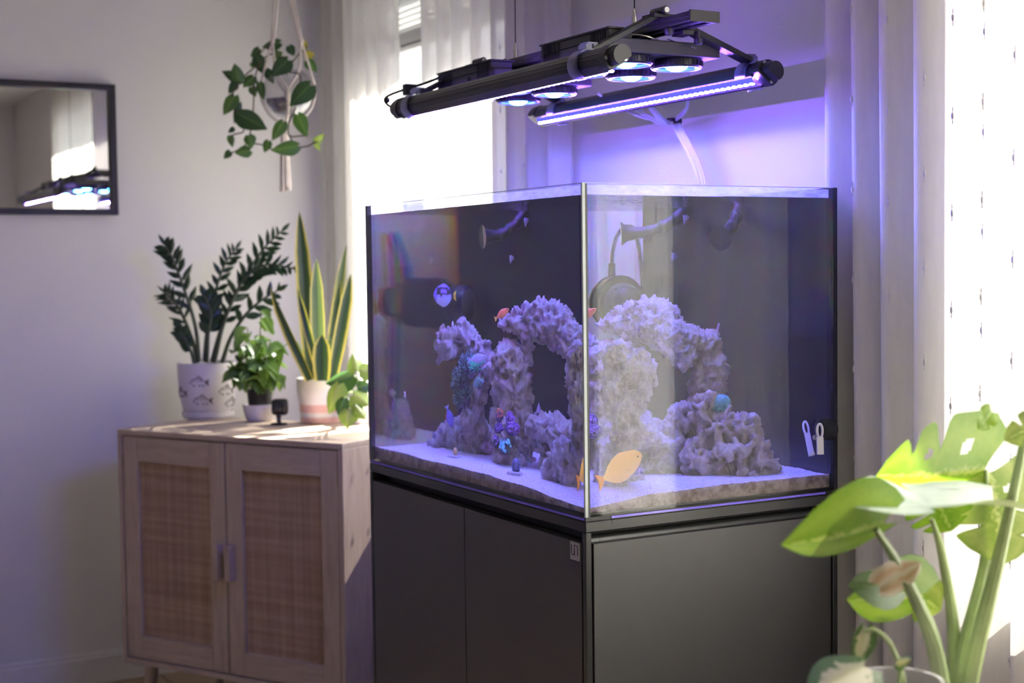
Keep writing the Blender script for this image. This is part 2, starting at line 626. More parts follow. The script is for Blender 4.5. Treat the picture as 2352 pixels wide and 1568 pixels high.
for (a, b) in ((0.0165, 0.4445), (0.4475, 0.8865)):
    part('door', MB().box((0.0005, a, 0.012), (0.0195, b, 0.8605)), M_black, st, bevel=0.001)
part('side_panel', MB().box((0.0155, 0.0005, 0.012), (TW - 0.0155, 0.0195, 0.8600)), M_black, st, bevel=0.001)
# rounded finger pull above the side panel
fp = MB()
fp.tube([(0.013, 0.0225, 0.861), (0.035, 0.0225, 0.861)], 0.011, 20)
fp.tube([(0.0355, 0.0225, 0.861), (TW - 0.013, 0.0225, 0.861)], 0.011, 20)
part('end_panel', MB().box((0.012, TL - 0.003, 0.0), (TW - 0.001, TL - 0.0002, 0.8796)), M_black, st)
part('finger_pull', fp, M_alu, st)
part('frame_joint', MB().box((0.052, -0.0004, 0.8915), (0.0532, 0.002, 0.8988)), M_gap, st)
# name plate on the right door, with its two-stroke letter mark
pl = part('name_plate', MB().box((-0.0016, 0.0185, 0.8285), (0.0003, 0.0485, 0.8600)), M_plate, st, bevel=0.0006, label='small silver name plate with a thin dark letter mark')
M_ink = plain('dark_engraving', (0.03, 0.03, 0.035), 0.5)
def stroke(mb, pts, w, x):
    for (y0, z0), (y1, z1) in zip(pts[:-1], pts[1:]):
        if abs(y0 - y1) > abs(z0 - z1):
            mb.box((x, min(y0, y1) - w / 2, z0 - w / 2), (x + 0.0005, max(y0, y1) + w / 2, z0 + w / 2))
        else:
            d = (y1 - y0)
            mb.obox((x, y0 - w / 2, z0), (0.0005, 0, 0), (0, w, 0), (0, d, z1 - z0))
mk = MB()
stroke(mk, [(0.0435, 0.8545), (0.0435, 0.8405), (0.0425, 0.8385)], 0.0013, -0.0021)
stroke(mk, [(0.0420, 0.8378), (0.0345, 0.8378)], 0.0013, -0.0021)
stroke(mk, [(0.0340, 0.8375), (0.0340, 0.8545)], 0.0013, -0.0021)
stroke(mk, [(0.0340, 0.8545), (0.0260, 0.8545)], 0.0013, -0.0021)
stroke(mk, [(0.0252, 0.8540), (0.0240, 0.8515), (0.0240, 0.8375)], 0.0013, -0.0021)
part('letter_mark', mk, M_ink, pl)

# ================================================================== aquarium
M_pane = thin_glass('aquarium_glass', (0.985, 0.992, 0.992), 1.45)
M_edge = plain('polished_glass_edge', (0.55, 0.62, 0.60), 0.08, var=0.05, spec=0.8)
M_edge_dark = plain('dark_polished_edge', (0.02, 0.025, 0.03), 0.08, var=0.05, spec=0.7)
M_silicone = plain('black_silicone', (0.010, 0.010, 0.012), 0.35)
M_backp = plain('black_back_panel', (0.010, 0.0095, 0.016), 0.25, var=0.1)
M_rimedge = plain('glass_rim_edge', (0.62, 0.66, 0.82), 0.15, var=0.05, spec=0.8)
M_violetedge = plain('glow_painted_base_edge', (0.22, 0.16, 0.95), 0.12, var=0.1)  # glow of light piped through the bottom glass, put into the colour
tk = thing('aquarium', 'rimless glass aquarium full of seawater with a black back panel', 'aquarium', (0, 0, TZ0))
g = 0.0006
part('front_pane', MB().box((0, TH + g, TZ0 + 0.006), (TH - 0.001, TL - TH - g, TZ1 - 0.0012)), M_pane, tk)
part('side_pane', MB().box((TH + g, 0, TZ0 + 0.006), (TW - TH - g, TH - 0.001, TZ1 - 0.0012)), M_pane, tk)
part('end_pane', MB().box((TH + g, TL - TH + 0.001, TZ0 + 0.006), (TW - TH - g, TL, TZ1 - 0.0012)), M_pane, tk)
part('back_panel', MB().box((TW - TH + 0.001, 0.0, TZ0 + 0.006), (TW, TL, TZ1)), M_backp, tk)
part('base_slab', MB().box((0.001, 0.001, TZ0 - 0.001), (TW - 0.001, TL - 0.001, TZ0 + 0.0055)), M_silicone, tk)
part('base_edge', MB().box((-0.0004, 0.004, TZ0 + 0.0005), (0.0008, TL - 0.004, TZ0 + 0.0042)).box((0.052, -0.0004, TZ0 + 0.0005), (TW - 0.03, 0.0008, TZ0 + 0.0042)), M_violetedge, tk, label='thin strip along the bottom glass edge, its violet glow painted on')
# polished seams at the upright corners
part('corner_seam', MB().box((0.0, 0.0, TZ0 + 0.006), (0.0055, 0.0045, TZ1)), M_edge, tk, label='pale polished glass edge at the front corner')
part('corner_seam', MB().box((0.0056, 0.0006, TZ0 + 0.006), (TH, 0.0102, TZ1 - 0.001)), M_silicone, tk)
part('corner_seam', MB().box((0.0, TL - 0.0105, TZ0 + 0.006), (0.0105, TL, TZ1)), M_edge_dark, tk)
part('rim_edge', MB().box((0.0, 0.006, TZ1 - 0.001), (TH - 0.001, TL - TH, TZ1)).box((0.006, 0.0, TZ1 - 0.001), (TW - TH, TH - 0.001, TZ1)).box((TH, TL - TH + 0.001, TZ1 - 0.001), (TW - TH, TL, TZ1)), M_rimedge, tk)

def film_mat():  # film added above the waterline so the rim brightens under the lamps
    m, nt, out = new_mat('glow_film')
    tr = N(nt, 'ShaderNodeBsdfTransparent')
    tl = N(nt, 'ShaderNodeBsdfTranslucent', Color=(0.9, 0.95, 1, 1))
    df = N(nt, 'ShaderNodeBsdfDiffuse', Color=(0.9, 0.95, 1, 1))
    f = tex_noise(nt, 30, 4, 0.6, (1, 1, 3))
    a = nt.nodes.new('ShaderNodeMixShader')
    nt.links.new(tl.outputs[0], a.inputs[1])
    nt.links.new(df.outputs[0], a.inputs[2])
    b = nt.nodes.new('ShaderNodeMixShader')
    mr = N(nt, 'ShaderNodeMapRange')
    mr.inputs[1].default_value, mr.inputs[2].default_value = 0.3, 0.7
    mr.inputs[3].default_value, mr.inputs[4].default_value = 0.25, 0.5
    nt.links.new(f, mr.inputs[0])
    nt.links.new(mr.outputs[0], b.inputs[0])
    nt.links.new(tr.outputs[0], b.inputs[1])
    nt.links.new(a.outputs[0], b.inputs[2])
    nt.links.new(b.outputs[0], out.inputs['Surface'])
    return m
M_film = film_mat()
part('glow_film', MB().box((TH, TH + 0.002, ZWAT + 0.001), (TH + 0.0006, TL - TH - 0.002, TZ1 - 0.003)).box((TH + 0.002, TH, ZWAT + 0.001), (TW - TH - 0.002, TH + 0.0006, TZ1 - 0.003)), M_film, tk, label='pale film added on the glass above the waterline to catch light')

# ------------------------------------------------------------------ water
def water_side():
    m, nt, out = new_mat('seawater_side')
    gl = N(nt, 'ShaderNodeBsdfGlass', IOR=1.335, Roughness=0.0)
    gl.inputs['Color'].default_value = (0.99, 0.995, 1, 1)
    nt.links.new(gl.outputs[0], out.inputs['Surface'])
    return m
def water_end():
    """the far end is met close to the critical angle, so it splits the colours"""
    m, nt, out = new_mat('seawater_dispersing')
    prev = None
    for col, ior in (((1, 0, 0, 1), 1.3265), ((0, 1, 0, 1), 1.3325), ((0, 0, 1, 1), 1.3400)):
        gl = N(nt, 'ShaderNodeBsdfGlass', IOR=ior, Roughness=0.0)
        gl.inputs['Color'].default_value = col
        if prev is None:
            prev = gl.outputs[0]
        else:
            ad = nt.nodes.new('ShaderNodeAddShader')
            nt.links.new(prev, ad.inputs[0])
            nt.links.new(gl.outputs[0], ad.inputs[1])
            prev = ad.outputs[0]
    nt.links.new(prev, out.inputs['Surface'])
    return m
def water_top():
    m, nt, out = new_mat('seawater_surface')
    fr = N(nt, 'ShaderNodeFresnel', IOR=1.335)
    tr = N(nt, 'ShaderNodeBsdfTransparent', Color=(0.95, 0.95, 0.97, 1))
    gl = N(nt, 'ShaderNodeBsdfGlossy', Roughness=0.0)
    nrm = bump(nt, tex_noise(nt, 55, 4, 0.6), 0.5, 0.004)
    for n in (fr, gl):
        nt.links.new(nrm, n.inputs['Normal'])
    mx = nt.nodes.new('ShaderNodeMixShader')
    nt.links.new(fr.outputs[0], mx.inputs[0])
    nt.links.new(tr.outputs[0], mx.inputs[1])
    nt.links.new(gl.outputs[0], mx.inputs[2])
    nt.links.new(mx.outputs[0], out.inputs['Surface'])
    return m
wx0, wx1, wy0, wy1, wz0 = TH - 0.0004, TW - TH + 0.0012, TH - 0.0004, TL - TH + 0.0004, TZ0 + 0.006
wmb = MB()
wmb.add([(wx0, wy0, wz0), (wx1, wy0, wz0), (wx1, wy0, ZWAT), (wx0, wy0, ZWAT)], [(0, 1, 2, 3)], 0)
wmb.add([(wx0, wy0, wz0), (wx0, wy1, wz0), (wx0, wy1, ZWAT), (wx0, wy0, ZWAT)], [(3, 2, 1, 0)], 0)
wmb.add([(wx0, wy1, wz0), (wx1, wy1, wz0), (wx1, wy1, ZWAT), (wx0, wy1, ZWAT)], [(3, 2, 1, 0)], 1)
nx, ny = 46, 74
vs, fs = [], []
for j in range(ny + 1):
    for i in range(nx + 1):
        u, w_ = i / nx, j / ny
        x, y = wx0 + (wx1 - wx0) * u, wy0 + (wy1 - wy0) * w_
        ed = min(1, 8 * u, 8 * (1 - u), 8 * w_, 8 * (1 - w_))
        h = noise.fractal(Vector((x * 16, y * 16, 3.1)), 1.0, 2.0, 3)
        vs.append((x, y, ZWAT + 0.0016 * h * ed))
for j in range(ny):
    for i in range(nx):
        a = j * (nx + 1) + i
        fs.append((a, a + 1, a + nx + 2, a + nx + 1))
wmb.add(vs, fs, 2)
single('water', wmb, [water_side(), water_end(), water_top()], (0, 0, TZ0), 'clear rippled seawater filling the aquarium', 'water', kind='stuff', angle=30)

# ------------------------------------------------------------------ sand
def sand_mat():
    m, nt, out = new_mat('coral_sand')
    p = principled(nt, out, (0.75, 0.7, 0.66), 0.9)
    v = N(nt, 'ShaderNodeTexVoronoi', Scale=420)
    nt.links.new(coords(nt), v.inputs['Vector'])
    a = ramp(nt, v.outputs['Color'], [(0.05, (0.50, 0.44, 0.42)), (0.35, (0.78, 0.72, 0.70)), (0.8, (0.93, 0.90, 0.90))])
    geo = nt.nodes.new('ShaderNodeNewGeometry')
    sp = nt.nodes.new('ShaderNodeSeparateXYZ')
    nt.links.new(geo.outputs['Normal'], sp.inputs[0])
    f = tex_noise(nt, 60, 4)
    b = ramp(nt, f, [(0.35, (0.30, 0.20, 0.15)), (0.6, (0.62, 0.50, 0.44))])
    mx = N(nt, 'ShaderNodeMix', data_type='RGBA')
    cl = N(nt, 'ShaderNodeMapRange')
    cl.inputs[1].default_value, cl.inputs[2].default_value = 0.25, 0.7
    nt.links.new(sp.outputs[2], cl.inputs[0])
    nt.links.new(cl.outputs[0], mx.inputs[0])
    nt.links.new(b, mx.inputs[6])
    nt.links.new(a, mx.inputs[7])
    nt.links.new(mx.outputs[2], p.inputs['Base Color'])
    nt.links.new(bump(nt, v.outputs['Distance'], 0.9, 0.002), p.inputs['Normal'])
    return m
sx0, sx1, sy0, sy1 = TH + 0.0012, TW - TH - 0.001, TH + 0.0012, TL - TH - 0.001
sb = TZ0 + 0.011
def sand_z(x, y):
    dip = 0.016 * math.exp(-((x - 0.0) / 0.10) ** 2 - ((y - 0.02) / 0.20) ** 2)
    return ZSAND - dip + 0.003 * noise.fractal(Vector((x * 7, y * 7, 0.3)), 1.0, 2.0, 3) + 0.0012 * noise.noise(Vector((x * 90, y * 90, 5)))
nx, ny = 70, 110
vs, fs = [], []
for j in range(ny + 1):
    for i in range(nx + 1):
        x, y = sx0 + (sx1 - sx0) * i / nx, sy0 + (sy1 - sy0) * j / ny
        vs.append((x, y, sand_z(x, y)))
for j in range(ny):
    for i in range(nx):
        a = j * (nx + 1) + i
        fs.append((a, a + 1, a + nx + 2, a + nx + 1))
ring = [i for i in range(nx + 1)] + [j * (nx + 1) + nx for j in range(1, ny + 1)] + [ny * (nx + 1) + i for i in range(nx - 1, -1, -1)] + [j * (nx + 1) for j in range(ny - 1, 0, -1)]
o0 = len(vs)
for r in ring:
    vs.append((vs[r][0], vs[r][1], sb))
for k in range(len(ring)):
    k2 = (k + 1) % len(ring)
    fs.append((ring[k2], ring[k], o0 + k, o0 + k2))
single('sand', MB().add(vs, fs), sand_mat(), (0.27, 0.45, sb), 'pale coral sand covering the aquarium floor', 'sand', kind='stuff', angle=50)
part('gravel_liner', MB().box((sx0, sy0, TZ0 + 0.0075), (sx1, sy1, sb - 0.0005)), M_silicone, tk)

# ------------------------------------------------------------------ rocks
def rock_mat(name, tan, pale):
    m, nt, out = new_mat(name)
    p = principled(nt, out, tan, 0.92, 0, 0.2)
    f = tex_noise(nt, 22, 6, 0.65)
    c1 = ramp(nt, f, [(0.28, tuple(t * 0.45 for t in tan)), (0.45, tan), (0.62, pale), (0.8, tuple(min(1, t * 1.12) for t in pale))])
    nt.links.new(c1, p.inputs['Base Color'])
    nt.links.new(bump(nt, tex_noise(nt, 190, 6, 0.75), 1.0, 0.006), p.inputs['Normal'])
    return m
M_rock = rock_mat('reef_rock', (0.62, 0.52, 0.44), (0.90, 0.83, 0.79))
M_rock2 = rock_mat('reef_rock_tan', (0.62, 0.51, 0.39), (0.85, 0.76, 0.66))

def rock(label, blobs, seed, mat=M_rock, voxel=0.0031, rough=0.011, pits=0.012, pscale=38.0, wide=0.42, group='reef rocks in the aquarium'):
    mb = MB()
    for (c, r) in blobs:
        mb.ball(c, r, 14, 10)
    zb = min(c[2] - (r if isinstance(r, float) else r[2]) for c, r in blobs)
    base = Vector((sum(c[0] for c, r in blobs) / len(blobs), sum(c[1] for c, r in blobs) / len(blobs), zb))
    tmp = bpy.data.objects.new('tmp', mesh_from(mb, 'tmp', base))
    COL.objects.link(tmp)
    md = tmp.modifiers.new('r', 'REMESH')
    md.mode = 'VOXEL'
    md.voxel_size = voxel
    dg = bpy.context.evaluated_depsgraph_get()
    me = bpy.data.meshes.new_from_object(tmp.evaluated_get(dg))
    bpy.data.objects.remove(tmp)
    off = Vector((seed * 3.7, seed * 1.3, seed * 2.1))
    me.update()
    nrm = [v.normal.copy() for v in me.vertices]
    for v, n in zip(me.vertices, nrm):
        p = v.co + base + off
        w = p + noise.noise_vector(p * 25) * 0.012
        d = rough * 0.9 * noise.fractal(w * 16, 0.9, 2.1, 3)
        d += rough * 0.95 * (0.5 - abs(noise.noise(w * 42)) * 2.0) + rough * 0.62 * (0.5 - abs(noise.noise(w * 100)) * 2.0)
        c = noise.voronoi(w * pscale * 0.9)[0]
        f1 = c[0]
        if f1 < wide:
            d -= pits * 1.1 * min(1.0, (wide - f1) / 0.16) * (0.3 + 0.7 * max(0.0, min(1.0, 0.55 + 1.8 * noise.noise(p * 20))))
        c2 = noise.noise(w * pscale * 0.55)
        if c2 > 0.25:
            d -= pits * 1.1 * min(1.0, (c2 - 0.25) * 4)
        v.co += n * d
        zc = v.co.z + base.z
        zmin = ZSAND - 0.018
        if zc < zmin:
            v.co.z = zmin - base.z
    me.update()
    me.polygons.foreach_set('use_smooth', [True] * len(me.polygons))
    me.name = 'rock'
    me.materials.append(mat)
    o = bpy.data.objects.new('rock', me)
    o.location = base
    link(o)
    return tag(o, label, 'rock', group)

rock('arching reef rock at the top with a tip reaching left', [((.274, .530, 1.212), .014), ((.284, .512, 1.217), .020), ((.302, .488, 1.222), .026), ((.320, .462, 1.226), .034), ((.336, .432, 1.222), .042), ((.345, .402, 1.216), .044), ((.352, .370, 1.200), .044), ((.356, .342, 1.182), .040), ((.358, .322, 1.162), .030), ((.356, .318, 1.145), .020), ((.318, .468, 1.192), .022), ((.322, .470, 1.168), .018), ((.326, .474, 1.145), .016)], 1, rough=.010)
rock('tall reef rock pillar in the middle under the arch', [((.285, .510, 1.135), (.050, .050, .045)), ((.29, .512, 1.08), (.060, .060, .06)), ((.30, .515, 1.02), (.060, .060, .06)), ((.305, .515, .965), (.060, .058, .06)), ((.30, .51, .93), (.065, .06, .04)), ((.275, .545, 1.10), (.035, .035, .05))], 2, M_rock2)
rock('spiky ledge of reef rock jutting out at upper left', [((.20, .715, 1.168), .030), ((.225, .700, 1.172), .030), ((.255, .680, 1.170), .034), ((.285, .660, 1.165), .034), ((.305, .635, 1.150), .032), ((.265, .684, 1.200), .016), ((.266, .684, 1.214), .009), ((.21, .740, 1.150), .018), ((.215, .752, 1.132), .009), ((.205, .722, 1.198), .008), ((.30, .61, 1.12), .03)], 3, rough=.012)
rock('reef rock column carrying the green anemone', [((.30, .645, 1.10), .030), ((.285, .655, 1.06), .036), ((.275, .652, 1.02), .036), ((.285, .655, .99), .040), ((.24, .640, 1.015), .026), ((.31, .66, .95), .045)], 4, M_rock2)
rock('low sloping reef rock on the sand at the left', [((.355, .715, .985), .030), ((.33, .735, .970), .040), ((.31, .765, .955), .042), ((.29, .79, .945), .036), ((.26, .80, .937), .030), ((.36, .70, .95), .05), ((.29, .735, .945), .04), ((.24, .79, .932), .02)], 5)
rock('tan reef rock in front carrying purple and turquoise polyps', [((.225, .475, .955), (.042, .046, .03)), ((.222, .475, .985), (.036, .040, .03)), ((.220, .472, 1.008), (.026, .03, .02)), ((.24, .47, .935), (.048, .048, .02))], 6, M_rock2, rough=.007, pits=.008)
rock('flat layered reef rock between pillar and front boulder', [((.27, .385, 1.015), (.045, .040, .022)), ((.27, .340, 1.018), (.050, .050, .026)), ((.26, .300, 1.005), (.045, .040, .030)), ((.29, .37, .975), (.05, .05, .02)), ((.30, .33, .945), (.055, .06, .02)), ((.32, .29, .99), (.05, .05, .045)), ((.34, .27, 1.03), (.035, .035, .035))], 7)
rock('rough boulder on the sand at the front corner', [((.165, .225, .955), (.042, .045, .045)), ((.15, .195, .985), (.036, .036, .03)), ((.135, .185, 1.005), (.024, .024, .018)), ((.18, .24, .935), (.05, .05, .03)), ((.145, .175, .945), (.030, .030, .03))], 8, pits=.014)
rock('upright pitted reef rock with holes behind the front corner', [((.15, .140, 1.03), (.040, .026, .04)), ((.145, .135, 1.07), (.044, .025, .04)), ((.148, .136, 1.11), (.048, .026, .04)), ((.150, .138, 1.15), (.042, .025, .03)), ((.125, .132, 1.17), (.026, .020, .022)), ((.195, .150, 1.14), (.022, .018, .026))], 9, pits=.02, pscale=30)
rock('square reef rock block below the arch near the back', [((.425, .335, 1.165), (.034, .034, .034)), ((.43, .335, 1.13), (.042, .040, .04)), ((.425, .335, 1.09), (.036, .036, .035)), ((.40, .335, 1.175), (.036, .034, .026)), ((.385, .33, 1.185), (.03, .03, .025)), ((.41, .33, 1.05), (.035, .035, .03))], 10, M_rock2, rough=.008, pits=.008)
rock('holey honeycomb reef boulder at the right on the sand', [((.395, .175, .97), (.062, .06, .05)), ((.375, .19, 1.02), (.045, .05, .045)), ((.36, .21, 1.05), (.036, .04, .035)), ((.43, .15, .975), (.045, .045, .045)), ((.45, .13, .95), (.036, .036, .035)), ((.425, .16, 1.015), (.036, .038, .035)), ((.34, .20, .965), (.04, .045, .045)), ((.42, .15, .93), (.065, .055, .025)), ((.385, .23, 1.03), (.04, .04, .04))], 12, M_rock2, pits=.026, pscale=44, rough=.008, wide=.50)
# ================================================================== aquarium lights
M_housing = plain('black_ribbed_housing', (0.022, 0.022, 0.026), 0.32, metal=0.3, var=0.1)
M_fixture = plain('matt_black_fixture', (0.035, 0.034, 0.036), 0.45, var=0.1)
M_vent = plain('vent_black', (0.006, 0.006, 0.007), 0.6)
M_steel = plain('brushed_steel', (0.55, 0.53, 0.50), 0.3, metal=1.0, var=0.08)
M_acrylic = None
def acrylic_mat():
    m, nt, out = new_mat('glow_tinted_clamp')
    fr = N(nt, 'ShaderNodeFresnel', IOR=1.49)
    tr = N(nt, 'ShaderNodeBsdfTransparent', Color=(0.72, 0.72, 0.95, 1))  # blue tint stands in for LED glow in the acrylic
    df = N(nt, 'ShaderNodeBsdfTranslucent', Color=(0.75, 0.75, 0.95, 1))
    gl = N(nt, 'ShaderNodeBsdfGlossy', Roughness=0.05)
    m1 = nt.nodes.new('ShaderNodeMixShader')
    m1.inputs[0].default_value = 0.5
    nt.links.new(tr.outputs[0], m1.inputs[1])
    nt.links.new(df.outputs[0], m1.inputs[2])
    m2 = nt.nodes.new('ShaderNodeMixShader')
    nt.links.new(fr.outputs[0], m2.inputs[0])
    nt.links.new(m1.outputs[0], m2.inputs[1])
    nt.links.new(gl.outputs[0], m2.inputs[2])
    nt.links.new(m2.outputs[0], out.inputs['Surface'])
    return m
M_acrylic = acrylic_mat()
M_strip = emitter('violet_led_lens', (0.10, 0.10, 1.0), 1.6)
M_dot = emitter('led_diode', (0.225, 0.095, 1.0), 700.0)
M_puck = emitter('blue_white_led_puck', (0.05, 0.36, 1.0), 150.0)
M_ring = plain('puck_lens_ring', (0.30, 0.28, 0.55), 0.2, var=0.05)
M_screw = plain('pan_head_screw', (0.6, 0.6, 0.58), 0.3, metal=0.9)

# ------------------------------------------------------------------ hanging rail
XR = 0.285
rl = thing('light_rail', 'black aluminium rail hung on two thin wires carrying the aquarium lights', 'light rail', (XR, 0.45, 1.752))
rm = MB()
rm.box((XR - 0.031, 0.045, 1.764), (XR + 0.031, 0.93, 1.774)).box((XR - 0.031, 0.046, 1.757), (XR - 0.022, 0.93, 1.764)).box((XR + 0.022, 0.046, 1.757), (XR + 0.031, 0.93, 1.764)).box((XR - 0.006, 0.046, 1.757), (XR + 0.006, 0.93, 1.764))
part('rail', rm, M_fixture, rl, bevel=0.001)
part('end_cap', MB().box((XR - 0.0325, 0.040, 1.7555), (XR + 0.0325, 0.0448, 1.7755)), M_fixture, rl, bevel=0.0008)
part('end_cap', MB().box((XR - 0.0325, 0.9302, 1.7555), (XR + 0.0325, 0.935, 1.7755)), M_fixture, rl, bevel=0.0008)
for yy in (0.262, 0.722):
    part('wire_gripper', MB().lathe((XR, yy, 1.7742), [(0.0055, 0), (0.0055, 0.026), (0.0035, 0.027), (0.0035, 0.036), (0.0022, 0.04)], 14), M_steel, rl)
    part('hanging_wire', MB().tube([(XR, yy, 1.812), (XR, yy, ZC - 0.0005)], 0.0013, 6), M_vent, rl)
# slanting arms that reach out to the two LED bars
def arm(pts, w, y, yl=None):
    mb = MB()
    for (x0, z0), (x1, z1) in zip(pts[:-1], pts[1:]):
        d = Vector((x1 - x0, 0, z1 - z0))
        nrm = Vector((-d.z, 0, d.x)).normalized() * 0.006
        mb.obox((x0, y - w / 2, z0), d, (0, w, 0), nrm)
        for s in (-1, 1):
            mb.obox(Vector((x0, y + s * w / 2 - 0.0015, z0)) + nrm * 0.2, d, (0, 0.003, 0), nrm * 1.5)
    return mb
for yy in (0.145, 0.845):
    part('arm', arm([(0.262, 1.792), (0.105, 1.712)], 0.026, yy), M_housing, rl, bevel=0.0008)
    part('arm', arm([(0.315, 1.758), (0.462, 1.706)], 0.026, yy), M_housing, rl, bevel=0.0008)
    part('arm_pivot', MB().tube([(0.258, yy - 0.026, 1.7875), (0.258, yy + 0.017, 1.7875)], 0.0075, 16), M_fixture, rl)
    part('arm_pivot_cap', MB().tube([(0.258, yy - 0.0275, 1.7875), (0.258, yy - 0.0262, 1.7875)], 0.0052, 14), M_screw, rl)
    part('bracket', MB().box((0.235, yy - 0.02, 1.7745), (0.325, yy + 0.02, 1.7815)).box((0.300, yy - 0.018, 1.748), (0.325, yy + 0.018, 1.7565)), M_fixture, rl, bevel=0.001)

# ------------------------------------------------------------------ two square fixtures with four round pucks each
def fixture(y0, y1, label):
    x0, x1, zb, zt = 0.165, 0.405, 1.713, 1.739
    t = thing('led_fixture', label, 'aquarium light', ((x0 + x1) / 2, (y0 + y1) / 2, zb), 'square aquarium lights with round pucks')
    part('housing', MB().box((x0, y0, zb), (x1, y1, zt)), M_fixture, t, bevel=0.002)
    # heat-sink box along the left edge with two vent grilles
    hb = part('heat_sink', MB().box((x0 - 0.0005, y0 + 0.012, zt + 0.0005), (x0 + 0.05, y1 - 0.004, zt + 0.016)), M_fixture, t, bevel=0.001)
    part('lid', MB().box((x0 - 0.003, y0 + 0.008, zt + 0.0163), (x0 + 0.055, y1 - 0.001, zt + 0.0195)), M_fixture, t)
    for (a, b) in ((y0 + 0.02, y0 + 0.075), (y1 - 0.075, y1 - 0.012)):
        n = 9
        for k in range(n):
            yy = a + (b - a) * (k + 0.2) / n
            part('vent_slot', MB().box((x0 - 0.0012, yy, zb + 0.005), (x0 - 0.0006, yy + (b - a) / n * 0.55, zt + 0.014)), M_vent, hb)
    part('cable_gland', MB().tube([(x0 - 0.003, (y0 + y1) / 2 - 0.02, zt - 0.012), (x0 + 0.002, (y0 + y1) / 2 - 0.02, zt - 0.012)], 0.006, 16), M_vent, t)
    for cx in (0.228, 0.342):
        for cyy in (y0 + 0.052, y1 - 0.052):
            pm = MB()
            pm.lathe((cx, cyy, zb), [(0.0478, -0.0005), (0.0492, -0.004), (0.0492, -0.014), (0.0470, -0.0165), (0.043, -0.0165), (0.037, -0.0125), (0.036, -0.006), (0.033, -0.0055)], 40)
            for k in range(30):
                an = 2 * math.pi * k / 30
                dx, dy = math.cos(an), math.sin(an)
                pm.obox((cx + 0.0488 * dx - 0.0016 * dy, cyy + 0.0488 * dy + 0.0016 * dx, zb - 0.0135), (0.0016 * dx, 0.0016 * dy, 0), (0.0032 * dy, -0.0032 * dx, 0), (0, 0, 0.010))
            pk = part('puck', pm, M_housing, t)
            part('lens_ring', MB().lathe((cx, cyy, zb), [(0.0362, -0.0128), (0.0465, -0.0170), (0.0425, -0.0172), (0.0350, -0.0135)], 40, close=True), M_ring, pk)
            part('led_lens', MB().lathe((cx, cyy, zb - 0.0125), [(0.0001, -0.0085), (0.010, -0.0078), (0.018, -0.004), (0.023, 0.003)], 24), M_puck, pk)
    return t
fixture(0.155, 0.412, 'square black light with round blue pucks nearest the near end of the rail')
fixture(0.603, 0.866, 'square black light with round blue pucks at the far end over the left')

